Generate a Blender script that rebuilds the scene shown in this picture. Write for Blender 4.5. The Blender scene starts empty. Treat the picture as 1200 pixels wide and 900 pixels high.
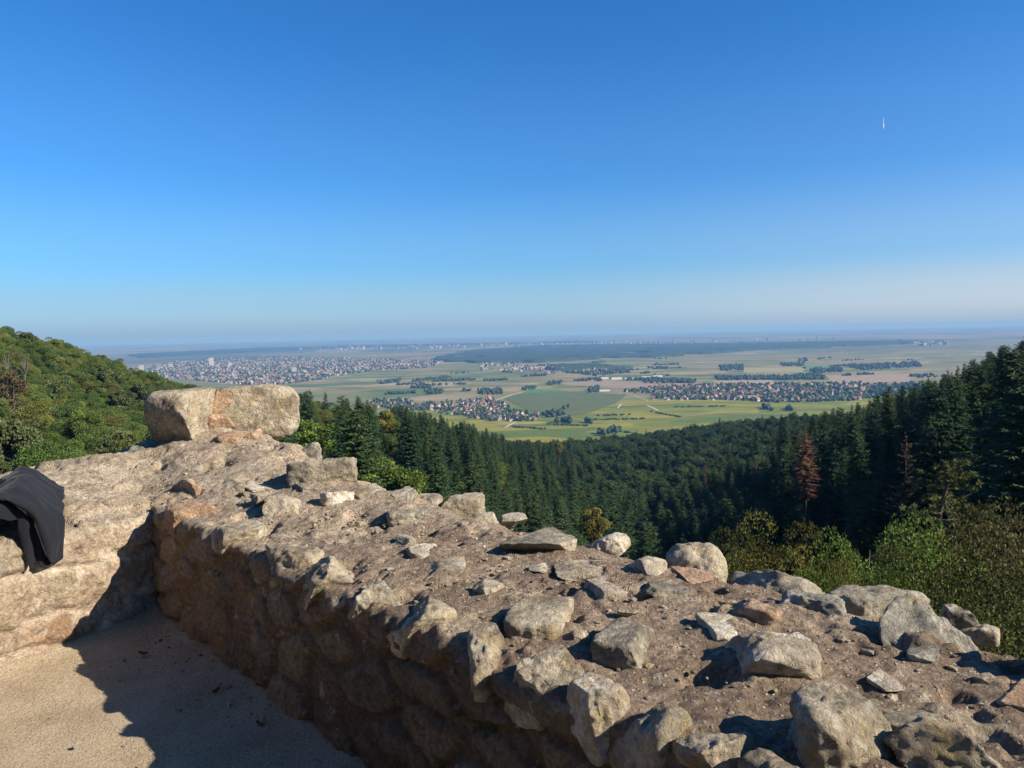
import bpy, bmesh, math, random
import numpy as np
from mathutils import Vector, Matrix, Euler

random.seed(7)
RNG = np.random.default_rng(7)
SC = bpy.context.scene
COL = SC.collection
R = math.radians

# ------------------------------------------------------------------ camera, sky, sun, exposure
EYE = np.array([0.0, 0.0, 1.7])
FPX = 906.0
PITCH, ROLL = R(3.85), R(1.2)
_f = np.array([0, math.cos(PITCH), -math.sin(PITCH)])
_r0 = np.array([1.0, 0, 0]); _u0 = np.array([0, math.sin(PITCH), math.cos(PITCH)])
_r = math.cos(ROLL) * _r0 - math.sin(ROLL) * _u0
_u = math.sin(ROLL) * _r0 + math.cos(ROLL) * _u0
cam = bpy.data.cameras.new('camera'); camo = bpy.data.objects.new('camera', cam); COL.objects.link(camo)
cam.sensor_width = 36; cam.lens = 36 * FPX / 1200; cam.clip_start = 0.05; cam.clip_end = 300000
M = Matrix.Identity(4)
for i in range(3):
    M[i][0], M[i][1], M[i][2], M[i][3] = _r[i], _u[i], -_f[i], EYE[i]
camo.matrix_world = M
SC.camera = camo

SUN_AZ, SUN_EL = R(110.0), R(31.0)          # clockwise from +Y (the view), above the horizon
SUN_DIR = Vector((math.sin(SUN_AZ) * math.cos(SUN_EL), math.cos(SUN_AZ) * math.cos(SUN_EL), math.sin(SUN_EL)))
world = bpy.data.worlds.new('World'); SC.world = world; world.use_nodes = True
wn = world.node_tree; wn.nodes.clear()
sky = wn.nodes.new('ShaderNodeTexSky'); sky.sky_type = 'NISHITA'; sky.sun_disc = False
sky.sun_elevation = SUN_EL; sky.sun_rotation = SUN_AZ
sky.altitude = 300; sky.air_density = 1.0; sky.dust_density = 0.6; sky.ozone_density = 3.0
SKY, EXPO = 0.05, 0.90
def _wmix(mode, fac, a, b):
    x = wn.nodes.new('ShaderNodeMix'); x.data_type = 'RGBA'; x.blend_type = mode
    for v, k in ((fac, 0), (a, 6), (b, 7)):
        if isinstance(v, bpy.types.NodeSocket): wn.links.new(v, x.inputs[k])
        else: x.inputs[k].default_value = v if isinstance(v, float) else (*v, 1)
    return x.outputs[2]
def _wramp(fac, stops):
    x = wn.nodes.new('ShaderNodeValToRGB'); x.color_ramp.interpolation = 'EASE'
    while len(x.color_ramp.elements) < len(stops): x.color_ramp.elements.new(0.5)
    for e, (p, v) in zip(x.color_ramp.elements, stops): e.position = p; e.color = (v, v, v, 1)
    wn.links.new(fac, x.inputs[0]); return x.outputs[0]
tcw = wn.nodes.new('ShaderNodeTexCoord'); sx = wn.nodes.new('ShaderNodeSeparateXYZ'); wn.links.new(tcw.outputs['Generated'], sx.inputs[0])
K_ = 1.0 / (SKY * 2 ** EXPO)
tint_ = _wmix('MULTIPLY', 1.0, sky.outputs[0], (0.34, 1.07, 1.76))
low = _wmix('MIX', _wramp(sx.outputs[0], [(0.0, 0.0), (0.6, 1.0)]), (0.42 * K_, 0.58 * K_, 0.745 * K_), (0.66 * K_, 0.69 * K_, 0.77 * K_))     # pale air near the horizon, whiter towards the sun
low = _wmix('MIX', _wramp(sx.outputs[2], [(0.0, 1.0), (0.03, 0.0)]), low, _wmix('MIX', _wramp(sx.outputs[0], [(0.0, 0.0), (0.6, 1.0)]), (0.30 * K_, 0.465 * K_, 0.64 * K_), (0.40 * K_, 0.52 * K_, 0.65 * K_)))
skyc = _wmix('MIX', _wramp(sx.outputs[2], [(0.0, 1.0), (0.035, 0.72), (0.09, 0.30), (0.2, 0.07), (0.36, 0.0)]), tint_, low)
bg = wn.nodes.new('ShaderNodeBackground'); bg.inputs['Strength'].default_value = SKY
wo = wn.nodes.new('ShaderNodeOutputWorld')
wn.links.new(skyc, bg.inputs[0]); wn.links.new(bg.outputs[0], wo.inputs[0])
sl = bpy.data.lights.new('sun', 'SUN'); sl.energy = 5.0; sl.angle = R(0.5); sl.color = (1.0, 0.90, 0.745)
slo = bpy.data.objects.new('sun', sl); COL.objects.link(slo)
slo.rotation_euler = (-SUN_DIR).to_track_quat('-Z', 'Y').to_euler()
SC.view_settings.view_transform = 'Standard'; SC.view_settings.look = 'None'
SC.view_settings.exposure = EXPO; SC.view_settings.gamma = 1.0; SC.view_settings.use_curve_mapping = False
SC.render.engine = 'CYCLES'
SC.cycles.use_denoising = True
SC.cycles.max_bounces = 4; SC.cycles.diffuse_bounces = 2; SC.cycles.glossy_bounces = 1
SC.cycles.transmission_bounces = 1; SC.cycles.volume_bounces = 0; SC.cycles.transparent_max_bounces = 4

# ------------------------------------------------------------------ pixel helpers (1200 x 900 photo pixels)
def ray(px, py):
    d = _f + (px - 600) / FPX * _r + (450 - py) / FPX * _u
    return d / np.linalg.norm(d)
def at(px, py, z):
    d = ray(px, py); t = (z - EYE[2]) / d[2]
    return EYE + d * t
def atd(px, py, dist):
    d = ray(px, py); return EYE + d * (dist / math.hypot(d[0], d[1]))
def proj(P):
    P = np.asarray(P, float) - EYE
    dep = P @ _f
    return 600 + FPX * (P @ _r) / dep, 450 - FPX * (P @ _u) / dep, dep

# ------------------------------------------------------------------ noise in numpy
def _hash(ix, iy, iz, seed):
    h = (ix.astype(np.int64) * 374761393 + iy.astype(np.int64) * 668265263 + iz.astype(np.int64) * 2147483647 + seed * 974634777) & 0xffffffff
    h = ((h ^ (h >> 13)) * 1274126177) & 0xffffffff
    h = ((h ^ (h >> 16)) * 2246822519) & 0xffffffff
    return ((h ^ (h >> 15)) & 0xffffff) / float(0xffffff)
def vnoise(p, seed=0):
    p = np.asarray(p, float)
    i = np.floor(p).astype(np.int64); f = p - i; f = f * f * f * (f * (f * 6 - 15) + 10)
    r = 0
    for dx in (0, 1):
        wx = f[..., 0] if dx else 1 - f[..., 0]
        for dy in (0, 1):
            wy = f[..., 1] if dy else 1 - f[..., 1]
            for dz in (0, 1):
                wz = f[..., 2] if dz else 1 - f[..., 2]
                r = r + wx * wy * wz * _hash(i[..., 0] + dx, i[..., 1] + dy, i[..., 2] + dz, seed)
    return r * 2 - 1
_ROT = np.array([[0.36, 0.48, -0.8], [-0.8, 0.6, 0.0], [0.48, 0.64, 0.6]])
def fbm(p, seed=0, octv=4, gain=0.5):
    p = np.asarray(p, float); a = 1.0; r = 0; tot = 0
    for k in range(octv):
        r = r + a * vnoise(p, seed + k * 17); tot += a; a *= gain; p = (p @ _ROT.T) * 2.03 + 5.3
    return r / tot
def worley2(u, v, seed=0, jit=0.9):
    iu, iv = np.floor(u).astype(np.int64), np.floor(v).astype(np.int64)
    f1 = np.full(u.shape, 9.0); f2 = f1.copy(); cid = np.zeros(u.shape)
    z = np.zeros_like(iu)
    for dx in (-1, 0, 1):
        for dy in (-1, 0, 1):
            cx, cy = iu + dx, iv + dy
            qx = cx + 0.5 + jit * (_hash(cx, cy, z, seed) - 0.5); qy = cy + 0.5 + jit * (_hash(cx, cy, z + 1, seed) - 0.5)
            d = np.hypot(u - qx, v - qy); h = _hash(cx, cy, z + 2, seed)
            near = d < f1
            f2 = np.where(near, f1, np.minimum(f2, d)); cid = np.where(near, h, cid); f1 = np.where(near, d, f1)
    return f1, f2, cid
def sstep(a, b, x):
    t = np.clip((x - a) / (b - a), 0, 1); return t * t * (3 - 2 * t)

# ------------------------------------------------------------------ mesh and object helpers
def mesh_np(name, V, F, mats=(), smooth=True, mi=None, attrs=None):
    V = np.asarray(V, np.float32); F = np.asarray(F, np.int32)
    me = bpy.data.meshes.new(name); n, k = F.shape
    me.vertices.add(len(V)); me.vertices.foreach_set('co', V.ravel())
    me.loops.add(n * k); me.loops.foreach_set('vertex_index', F.ravel())
    me.polygons.add(n); me.polygons.foreach_set('loop_start', np.arange(0, n * k, k, dtype=np.int32))
    if mi is not None: me.polygons.foreach_set('material_index', np.asarray(mi, np.int32))
    me.polygons.foreach_set('use_smooth', np.full(n, smooth))
    for a, vals in (attrs or {}).items():
        at_ = me.attributes.new(a, 'FLOAT_COLOR', 'POINT')
        c = np.ones((len(V), 4), np.float32); c[:, :vals.shape[1]] = vals
        at_.data.foreach_set('color', c.ravel())
    for m in mats: me.materials.append(m)
    me.update(calc_edges=True); me.validate()
    return me
def link(name, me, parent=None, loc=(0, 0, 0)):
    o = bpy.data.objects.new(name, me); COL.objects.link(o); o.location = loc
    if parent is not None: o.parent = parent
    return o
def tag(o, label=None, cat=None, group=None, kind=None):
    if label: o['label'] = label
    if cat: o['category'] = cat
    if group: o['group'] = group
    if kind: o['kind'] = kind
    return o
def grid_faces(nu, nv):
    i = np.arange(nu - 1)[:, None]; j = np.arange(nv - 1)[None, :]
    a = (i * nv + j).ravel()
    return np.stack([a, a + nv, a + nv + 1, a + 1], 1)
def tube(pts, rad, nseg=8):
    """quads of a tapered tube through pts"""
    pts = np.asarray(pts, float); V = []
    for i, p in enumerate(pts):
        t = pts[min(i + 1, len(pts) - 1)] - pts[max(i - 1, 0)]; t /= np.linalg.norm(t) + 1e-9
        a = np.cross(t, [0.3, 0.9, 0.2]); a /= np.linalg.norm(a); b = np.cross(t, a)
        for k in range(nseg):
            w = 2 * math.pi * k / nseg; V.append(p + rad[i] * (math.cos(w) * a + math.sin(w) * b))
    F = [(i * nseg + k, i * nseg + (k + 1) % nseg, (i + 1) * nseg + (k + 1) % nseg, (i + 1) * nseg + k) for i in range(len(pts) - 1) for k in range(nseg)]
    return np.array(V), np.array(F)
def join(parts):
    """[(V, F)] -> V, F"""
    V, F, o = [], [], 0
    for v, f in parts:
        V.append(v); F.append(np.asarray(f) + o); o += len(v)
    return np.concatenate(V), np.concatenate(F)

# ------------------------------------------------------------------ material helpers
class NT:
    def __init__(s, name):
        s.m = bpy.data.materials.new(name); s.m.use_nodes = True; s.t = s.m.node_tree; s.t.nodes.clear()
        s.out = s.n('ShaderNodeOutputMaterial'); s.b = s.n('ShaderNodeBsdfPrincipled'); s.l(s.b.outputs[0], s.out.inputs[0])
        s.b.inputs['Roughness'].default_value = 0.9; s.b.inputs['Specular IOR Level'].default_value = 0.2
    def n(s, ty, **kw):
        x = s.t.nodes.new(ty)
        for k, v in kw.items(): setattr(x, k, v)
        return x
    def l(s, a, b): s.t.links.new(a, b)
    def pos(s): return s.n('ShaderNodeNewGeometry').outputs['Position']
    def mapping(s, vec, scale=(1, 1, 1), rot=(0, 0, 0)):
        m = s.n('ShaderNodeMapping'); m.inputs['Scale'].default_value = scale; m.inputs['Rotation'].default_value = rot
        s.l(vec, m.inputs[0]); return m.outputs[0]
    def noise(s, vec, scale, detail=4, rough=0.55):
        x = s.n('ShaderNodeTexNoise'); x.inputs['Scale'].default_value = scale; x.inputs['Detail'].default_value = detail
        x.inputs['Roughness'].default_value = rough; s.l(vec, x.inputs['Vector']); return x.outputs['Fac']
    def vor(s, vec, scale, out='Color', feat='F1', dist=None):
        x = s.n('ShaderNodeTexVoronoi', feature=feat); x.inputs['Scale'].default_value = scale
        if dist: x.distance = dist
        s.l(vec, x.inputs['Vector']); return x.outputs[out]
    def ramp(s, fac, stops, interp='LINEAR'):
        x = s.n('ShaderNodeValToRGB'); cr = x.color_ramp; cr.interpolation = interp
        while len(cr.elements) < len(stops): cr.elements.new(0.5)
        for e, (p, c) in zip(cr.elements, stops):
            e.position = p; e.color = (*c, 1) if not np.isscalar(c) else (c, c, c, 1)
        s.l(fac, x.inputs[0]); return x.outputs[0]
    def mix(s, fac, a, b, mode='MIX'):
        x = s.n('ShaderNodeMix', data_type='RGBA', blend_type=mode)
        for v, i in ((fac, 0), (a, 6), (b, 7)):
            if hasattr(v, 'links') or isinstance(v, bpy.types.NodeSocket): s.l(v, x.inputs[i])
            else: x.inputs[i].default_value = v if np.isscalar(v) else (*v, 1)
        return x.outputs[2]
    def math(s, op, a, b=0.0):
        x = s.n('ShaderNodeMath', operation=op)
        for v, i in ((a, 0), (b, 1)):
            if isinstance(v, bpy.types.NodeSocket): s.l(v, x.inputs[i])
            else: x.inputs[i].default_value = v
        return x.outputs[0]
    def bump(s, h, strength, dist):
        x = s.n('ShaderNodeBump'); x.inputs['Strength'].default_value = strength; x.inputs['Distance'].default_value = dist
        s.l(h, x.inputs['Height']); s.l(x.outputs[0], s.b.inputs['Normal'])
    def color(s, c):
        if isinstance(c, bpy.types.NodeSocket): s.l(c, s.b.inputs['Base Color'])
        else: s.b.inputs['Base Color'].default_value = (*c, 1)
        return s.m
    def attr(s, name):
        x = s.n('ShaderNodeAttribute', attribute_name=name); sep = s.n('ShaderNodeSeparateColor'); s.l(x.outputs['Color'], sep.inputs[0])
        return sep.outputs
def plain(name, c, rough=0.8):
    t = NT(name); t.b.inputs['Roughness'].default_value = rough; return t.color(c)

def stone_mat(name, c1, c2, c3, lichen=0.5, pale=(0.50, 0.47, 0.40)):
    t = NT(name); P = t.pos()
    oi = t.n('ShaderNodeObjectInfo')
    off = t.n('ShaderNodeVectorMath', operation='ADD'); t.l(P, off.inputs[0]); t.l(oi.outputs['Location'], off.inputs[1]); V = off.outputs[0]
    big = t.noise(V, 5, 3); c = t.ramp(big, [(0.34, c1), (0.52, c2), (0.68, c3)])
    med = t.noise(V, 34, 5, 0.7); c = t.mix(0.75, c, t.ramp(med, [(0.28, 0.3), (0.5, 0.95), (0.72, 1.6)]), 'MULTIPLY')
    li = t.noise(V, 12, 6, 0.68); c = t.mix(t.math('MULTIPLY', t.ramp(li, [(0.56, 0.0), (0.63, 1.0)]), lichen), c, pale)
    oc = t.noise(V, 8.3, 5, 0.65); c = t.mix(t.math('MULTIPLY', t.ramp(oc, [(0.57, 0.0), (0.66, 1.0)]), 0.55), c, (0.34, 0.25, 0.11))
    dk = t.noise(V, 21, 6, 0.7); c = t.mix(t.math('MULTIPLY', t.ramp(dk, [(0.58, 0.0), (0.66, 1.0)]), 0.6), c, (0.085, 0.07, 0.055))
    pit = t.vor(V, 95, 'Distance'); c = t.mix(t.ramp(pit, [(0.10, 0.22), (0.28, 0.0)]), c, (0.10, 0.08, 0.06))
    t.color(t.mix(1.0, c, (1.06, 1.04, 1.0), 'MULTIPLY'))
    h = t.math('ADD', t.math('MULTIPLY', t.noise(V, 60, 8, 0.7), 1.0), t.math('MULTIPLY', t.ramp(pit, [(0.0, 0.0), (0.3, 1.0)]), 0.12))
    h = t.math('ADD', h, t.math('MULTIPLY', t.noise(V, 18, 4), 1.2))
    t.bump(h, 1.0, 0.022)
    return t.m
MAT = {}
MAT['stone_tan'] = stone_mat('stone_tan', (0.18, 0.145, 0.105), (0.355, 0.30, 0.218), (0.46, 0.40, 0.30))
MAT['stone_grey'] = stone_mat('stone_grey', (0.16, 0.14, 0.108), (0.29, 0.255, 0.195), (0.42, 0.375, 0.29), 0.6)
MAT['stone_pale'] = stone_mat('stone_pale', (0.30, 0.25, 0.19), (0.46, 0.40, 0.31), (0.56, 0.50, 0.41), 0.7, (0.62, 0.58, 0.50))
MAT['stone_pink'] = stone_mat('stone_pink', (0.27, 0.17, 0.11), (0.40, 0.27, 0.18), (0.48, 0.35, 0.24), 0.35)
MAT['stone_blue'] = stone_mat('stone_blue', (0.19, 0.18, 0.155), (0.32, 0.30, 0.25), (0.44, 0.41, 0.34), 0.7)

def wall_mat():
    t = NT('ruin_masonry'); P = t.pos(); r, g, b = t.attr('tint')[:3]
    st = t.ramp(r, [(0.0, (0.24, 0.135, 0.085)), (0.3, (0.33, 0.24, 0.155)), (0.55, (0.40, 0.31, 0.21)), (0.8, (0.30, 0.25, 0.18)), (1.0, (0.46, 0.36, 0.25))])
    mo = t.mix(t.attr('pale')[0], (0.17, 0.122, 0.08), t.ramp(t.noise(P, 7, 5, 0.6), [(0.32, (0.28, 0.205, 0.15)), (0.5, (0.41, 0.325, 0.24)), (0.68, (0.54, 0.46, 0.36))]))
    tp = t.ramp(t.noise(P, 4.5, 6, 0.65), [(0.33, (0.14, 0.102, 0.073)), (0.47, (0.225, 0.167, 0.119)), (0.6, (0.295, 0.226, 0.163)), (0.74, (0.43, 0.35, 0.262))])
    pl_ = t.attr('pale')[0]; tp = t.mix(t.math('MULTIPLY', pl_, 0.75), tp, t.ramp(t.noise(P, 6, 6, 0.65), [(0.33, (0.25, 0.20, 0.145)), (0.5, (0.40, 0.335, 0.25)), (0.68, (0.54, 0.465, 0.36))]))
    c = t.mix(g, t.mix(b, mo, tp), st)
    up_ = t.math('SUBTRACT', 1.0, b); shade_grime = t.math('MULTIPLY', t.math('SUBTRACT', 1.0, pl_), up_)
    c = t.mix(t.math('MULTIPLY', shade_grime, t.ramp(t.noise(P, 3.1, 5, 0.65), [(0.3, 0.35), (0.65, 0.9)])), c, (0.105, 0.085, 0.066))  # shade of the wall face painted in, along with grime and moss tones
    c = t.mix(t.math('MULTIPLY', shade_grime, t.ramp(t.noise(P, 7.7, 5, 0.7), [(0.56, 0.0), (0.66, 0.8)])), c, (0.045, 0.055, 0.018))
    c = t.mix(0.8, c, t.ramp(t.noise(P, 46, 6, 0.72), [(0.28, 0.3), (0.5, 0.95), (0.72, 1.65)]), 'MULTIPLY')
    sp = t.vor(P, 62, 'Distance'); spc = t.n('ShaderNodeSeparateColor'); t.l(t.vor(P, 62, 'Color'), spc.inputs[0])
    dot = t.math('MULTIPLY', t.math('MULTIPLY', t.ramp(sp, [(0.2, 1.0), (0.34, 0.0)]), t.math('ADD', t.math('MULTIPLY', b, 0.9), 0.1)), t.ramp(spc.outputs[0], [(0.52, 0.0), (0.6, 1.0)]))
    c = t.mix(t.math('MULTIPLY', dot, 0.75), c, t.ramp(spc.outputs[1], [(0.0, (0.10, 0.075, 0.055)), (0.4, (0.42, 0.33, 0.24)), (1.0, (0.60, 0.52, 0.42))]))
    li = t.noise(P, 10, 6, 0.68); c = t.mix(t.math('MULTIPLY', t.ramp(li, [(0.6, 0.0), (0.66, 1.0)]), 0.55), c, (0.52, 0.48, 0.41))
    dk = t.noise(P, 16, 6, 0.7); c = t.mix(t.math('MULTIPLY', t.ramp(dk, [(0.57, 0.0), (0.66, 1.0)]), 0.6), c, (0.10, 0.075, 0.055))
    t.color(t.mix(1.0, c, (1.02, 1.0, 0.97), 'MULTIPLY'))
    h = t.math('ADD', t.noise(P, 70, 8, 0.72), t.math('MULTIPLY', dot, 0.6)); h = t.math('ADD', h, t.math('MULTIPLY', t.noise(P, 22, 5, 0.6), 1.3))
    t.bump(h, 1.0, 0.02)
    return t.m
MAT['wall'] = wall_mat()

def floor_mat():
    t = NT('beaten_sandy_ground'); P = t.pos()
    c = t.ramp(t.noise(P, 3, 5, 0.6), [(0.3, (0.40, 0.31, 0.205)), (0.5, (0.47, 0.375, 0.255)), (0.7, (0.54, 0.44, 0.31))])
    c = t.mix(0.8, c, t.ramp(t.noise(P, 1.1, 5, 0.65), [(0.3, 0.78), (0.55, 1.02), (0.75, 1.14)]), 'MULTIPLY')
    c = t.mix(0.7, c, t.ramp(t.noise(P, 90, 4, 0.7), [(0.3, 0.45), (0.5, 1.0), (0.7, 1.4)]), 'MULTIPLY')
    v = t.vor(P, 70, 'Distance'); vc = t.n('ShaderNodeSeparateColor'); t.l(t.vor(P, 70), vc.inputs[0])
    c = t.mix(t.math('MULTIPLY', t.ramp(v, [(0.15, 1.0), (0.26, 0.0)]), t.ramp(vc.outputs[0], [(0.8, 0.0), (0.84, 0.8)])), c, (0.6, 0.53, 0.44))
    t.color(t.mix(1.0, c, (0.95, 0.94, 0.93), 'MULTIPLY')); t.bump(t.math('ADD', t.math('ADD', t.noise(P, 110, 5, 0.75), t.noise(P, 25, 4)), t.math('MULTIPLY', t.ramp(v, [(0.1, 1.0), (0.35, 0.0)]), 0.5)), 1.0, 0.014)
    return t.m
MAT['floor'] = floor_mat()

def leaf_mat(name, cols, transl=0.25, vary=0.35):
    """foliage: the colour varies per tree (object random) and per leaf clump (attribute)"""
    t = NT(name); oi = t.n('ShaderNodeObjectInfo')
    c = t.ramp(oi.outputs['Random'], [(i / max(1, len(cols) - 1), k) for i, k in enumerate(cols)])
    a = t.attr('tint')
    c = t.mix(1.0, c, t.ramp(a[0], [(0.0, 1 - vary), (0.5, 1.0), (1.0, 1 + vary * 1.6)]), 'MULTIPLY')
    t.b.inputs['Roughness'].default_value = 0.75; t.b.inputs['Specular IOR Level'].default_value = 0.15
    t.color(c)
    if transl:
        tr = t.n('ShaderNodeBsdfTranslucent'); ms = t.n('ShaderNodeMixShader'); ms.inputs[0].default_value = transl
        t.l(c, tr.inputs[0]); t.l(t.b.outputs[0], ms.inputs[1]); t.l(tr.outputs[0], ms.inputs[2]); t.l(ms.outputs[0], t.out.inputs[0])
    return t.m
MAT['needles'] = leaf_mat('spruce_needles', [(0.024, 0.050, 0.022), (0.038, 0.070, 0.026), (0.058, 0.090, 0.028), (0.044, 0.072, 0.036)], 0.12)
MAT['leaves'] = leaf_mat('broad_leaves', [(0.062, 0.108, 0.024), (0.095, 0.140, 0.028), (0.135, 0.160, 0.034), (0.070, 0.118, 0.030), (0.155, 0.155, 0.036)], 0.28)
MAT['far_leaves'] = leaf_mat('far_leaves', [(0.038, 0.072, 0.026), (0.055, 0.088, 0.028), (0.07, 0.10, 0.03)], 0.2)
MAT['pine_needles'] = leaf_mat('pine_needles', [(0.075, 0.105, 0.036), (0.095, 0.12, 0.042), (0.085, 0.10, 0.034)], 0.15)
MAT['tuft_needles'] = leaf_mat('tuft_needles', [(0.115, 0.125, 0.04), (0.12, 0.13, 0.042)], 0.15, 0.5)
MAT['dead_needles'] = leaf_mat('dead_needles', [(0.15, 0.078, 0.045), (0.165, 0.085, 0.05)], 0.1)
MAT['brown_needles'] = leaf_mat('browning_needles', [(0.105, 0.07, 0.035), (0.12, 0.085, 0.04)], 0.1)
MAT['yellow_leaves'] = leaf_mat('yellowing_leaves', [(0.15, 0.14, 0.028), (0.155, 0.14, 0.028)], 0.3, 0.65)
MAT['green_leaves'] = leaf_mat('fresh_leaves', [(0.11, 0.16, 0.026), (0.115, 0.165, 0.028)], 0.3, 0.65)
MAT['olive_leaves'] = leaf_mat('olive_leaves', [(0.085, 0.095, 0.022), (0.085, 0.095, 0.024)], 0.28, 0.75)
MAT['rust_leaves'] = leaf_mat('rusty_olive_leaves', [(0.085, 0.075, 0.024), (0.085, 0.075, 0.024)], 0.25, 0.75)
MAT['bark'] = plain('bark', (0.085, 0.062, 0.045))
MAT['grey_bark'] = plain('grey_bark', (0.15, 0.125, 0.10))

# ------------------------------------------------------------------ the terrain
def c_at(px, py, d, h):                      # ground point under a tree top seen at a pixel
    P = atd(px, py, d); return (P[0], P[1], P[2] - h)
CTRL = [c_at(*c) for c in [
    (0, 388, 330, 15), (60, 402, 340, 13), (130, 421, 370, 12), (200, 444, 400, 12), (245, 452, 430, 12), (-220, 320, 320, 15), (-400, 250, 300, 15),
    (0, 455, 225, 14), (0, 560, 105, 13), (100, 485, 250, 14), (100, 550, 130, 13), (200, 508, 250, 14), (-250, 500, 130, 13), (280, 458, 420, 13), (320, 466, 420, 14),
    (487, 478, 170, 24), (560, 500, 260, 24), (620, 535, 380, 24), (650, 605, 250, 25), (560, 595, 150, 25), (720, 605, 190, 25), (665, 540, 480, 22),
    (430, 464, 205, 24), (350, 456, 260, 20), (370, 515, 170, 15), (450, 555, 120, 15), (600, 640, 120, 24), (700, 680, 100, 20),
    (700, 520, 700, 14), (780, 506, 860, 13), (860, 494, 860, 13), (930, 484, 700, 15), (800, 535, 480, 18), (750, 565, 350, 25), (600, 520, 700, 14), (450, 500, 700, 14),
    (850, 605, 180, 25), (800, 650, 130, 25), (850, 550, 290, 24), (920, 520, 240, 24),
    (960, 490, 250, 24), (1000, 484, 215, 24), (1040, 470, 190, 25), (1100, 446, 160, 25), (1150, 426, 140, 25), (1200, 398, 120, 25), (1400, 300, 115, 25), (1600, 250, 110, 25),
    (1100, 565, 85, 21), (1000, 585, 115, 22), (1150, 505, 98, 24), (930, 605, 120, 22), (1200, 600, 50, 15), (1300, 480, 70, 20), (1100, 640, 45, 12),
]]
for a_, d_, z_ in [(-180, 30, -1.5), (-120, 30, -4), (120, 30, -6), (-180, 200, 12), (-110, 200, 20), (110, 200, 0), (-180, 900, 60), (-90, 900, 60), (90, 900, 40), (-60, 500, 20), (60, 500, -10),
                   (0, 6, -4.0), (35, 6, -4.0), (-40, 8, -4.2), (80, 6, -3.5), (-90, 8, -3.0), (-140, 8, -2.5), (140, 8, -2.8), (180, 8, -2.2),
                   (0, 20, -13), (15, 18, -11), (30, 15, -8.5), (-20, 22, -13), (-45, 25, -13), (70, 15, -7), (0, 60, -34), (20, 50, -27), (-25, 60, -30), (33, 26, -11.5), (0, 1200, -190), (-25, 1200, -190), (25, 1200, -190)]:
    CTRL.append((d_ * math.sin(R(a_)), d_ * math.cos(R(a_)), z_))
CTRL = np.array(CTRL)
def _feat(x, y):
    d = np.maximum(np.hypot(x, y), 2.0); a = np.arctan2(x, y); k = 0.45 * np.log(d)
    return np.stack([np.cos(a), np.sin(a), k], -1), d
_F, _D = _feat(CTRL[:, 0], CTRL[:, 1]); _S = (CTRL[:, 2] - 1.7) / _D
_K = np.linalg.norm(_F[:, None] - _F[None], axis=-1) - 0.01 * np.eye(len(_F))
_A = np.block([[_K, np.ones((len(_F), 1))], [np.ones((1, len(_F))), np.zeros((1, 1))]])
_W = np.linalg.solve(_A, np.r_[_S, 0])
PLAIN = -250.0
def ground(x, y):
    x = np.asarray(x, float); y = np.asarray(y, float); sh = x.shape; x = x.ravel(); y = y.ravel()
    f, d = _feat(x, y); out = np.empty(len(x))
    for i in range(0, len(x), 20000):
        k = np.linalg.norm(f[i:i + 20000, None] - _F[None], axis=-1)
        out[i:i + 20000] = k @ _W[:-1] + _W[-1]
    z = 1.7 + out * d
    back = sstep(-0.2, -0.7, y / d)
    far = sstep(880, 1650, d) * (1 - back) + back * sstep(3000, 9000, d)
    z = np.maximum(z, PLAIN)
    z = z * (1 - far) + PLAIN * far
    return z.reshape(sh)

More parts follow.
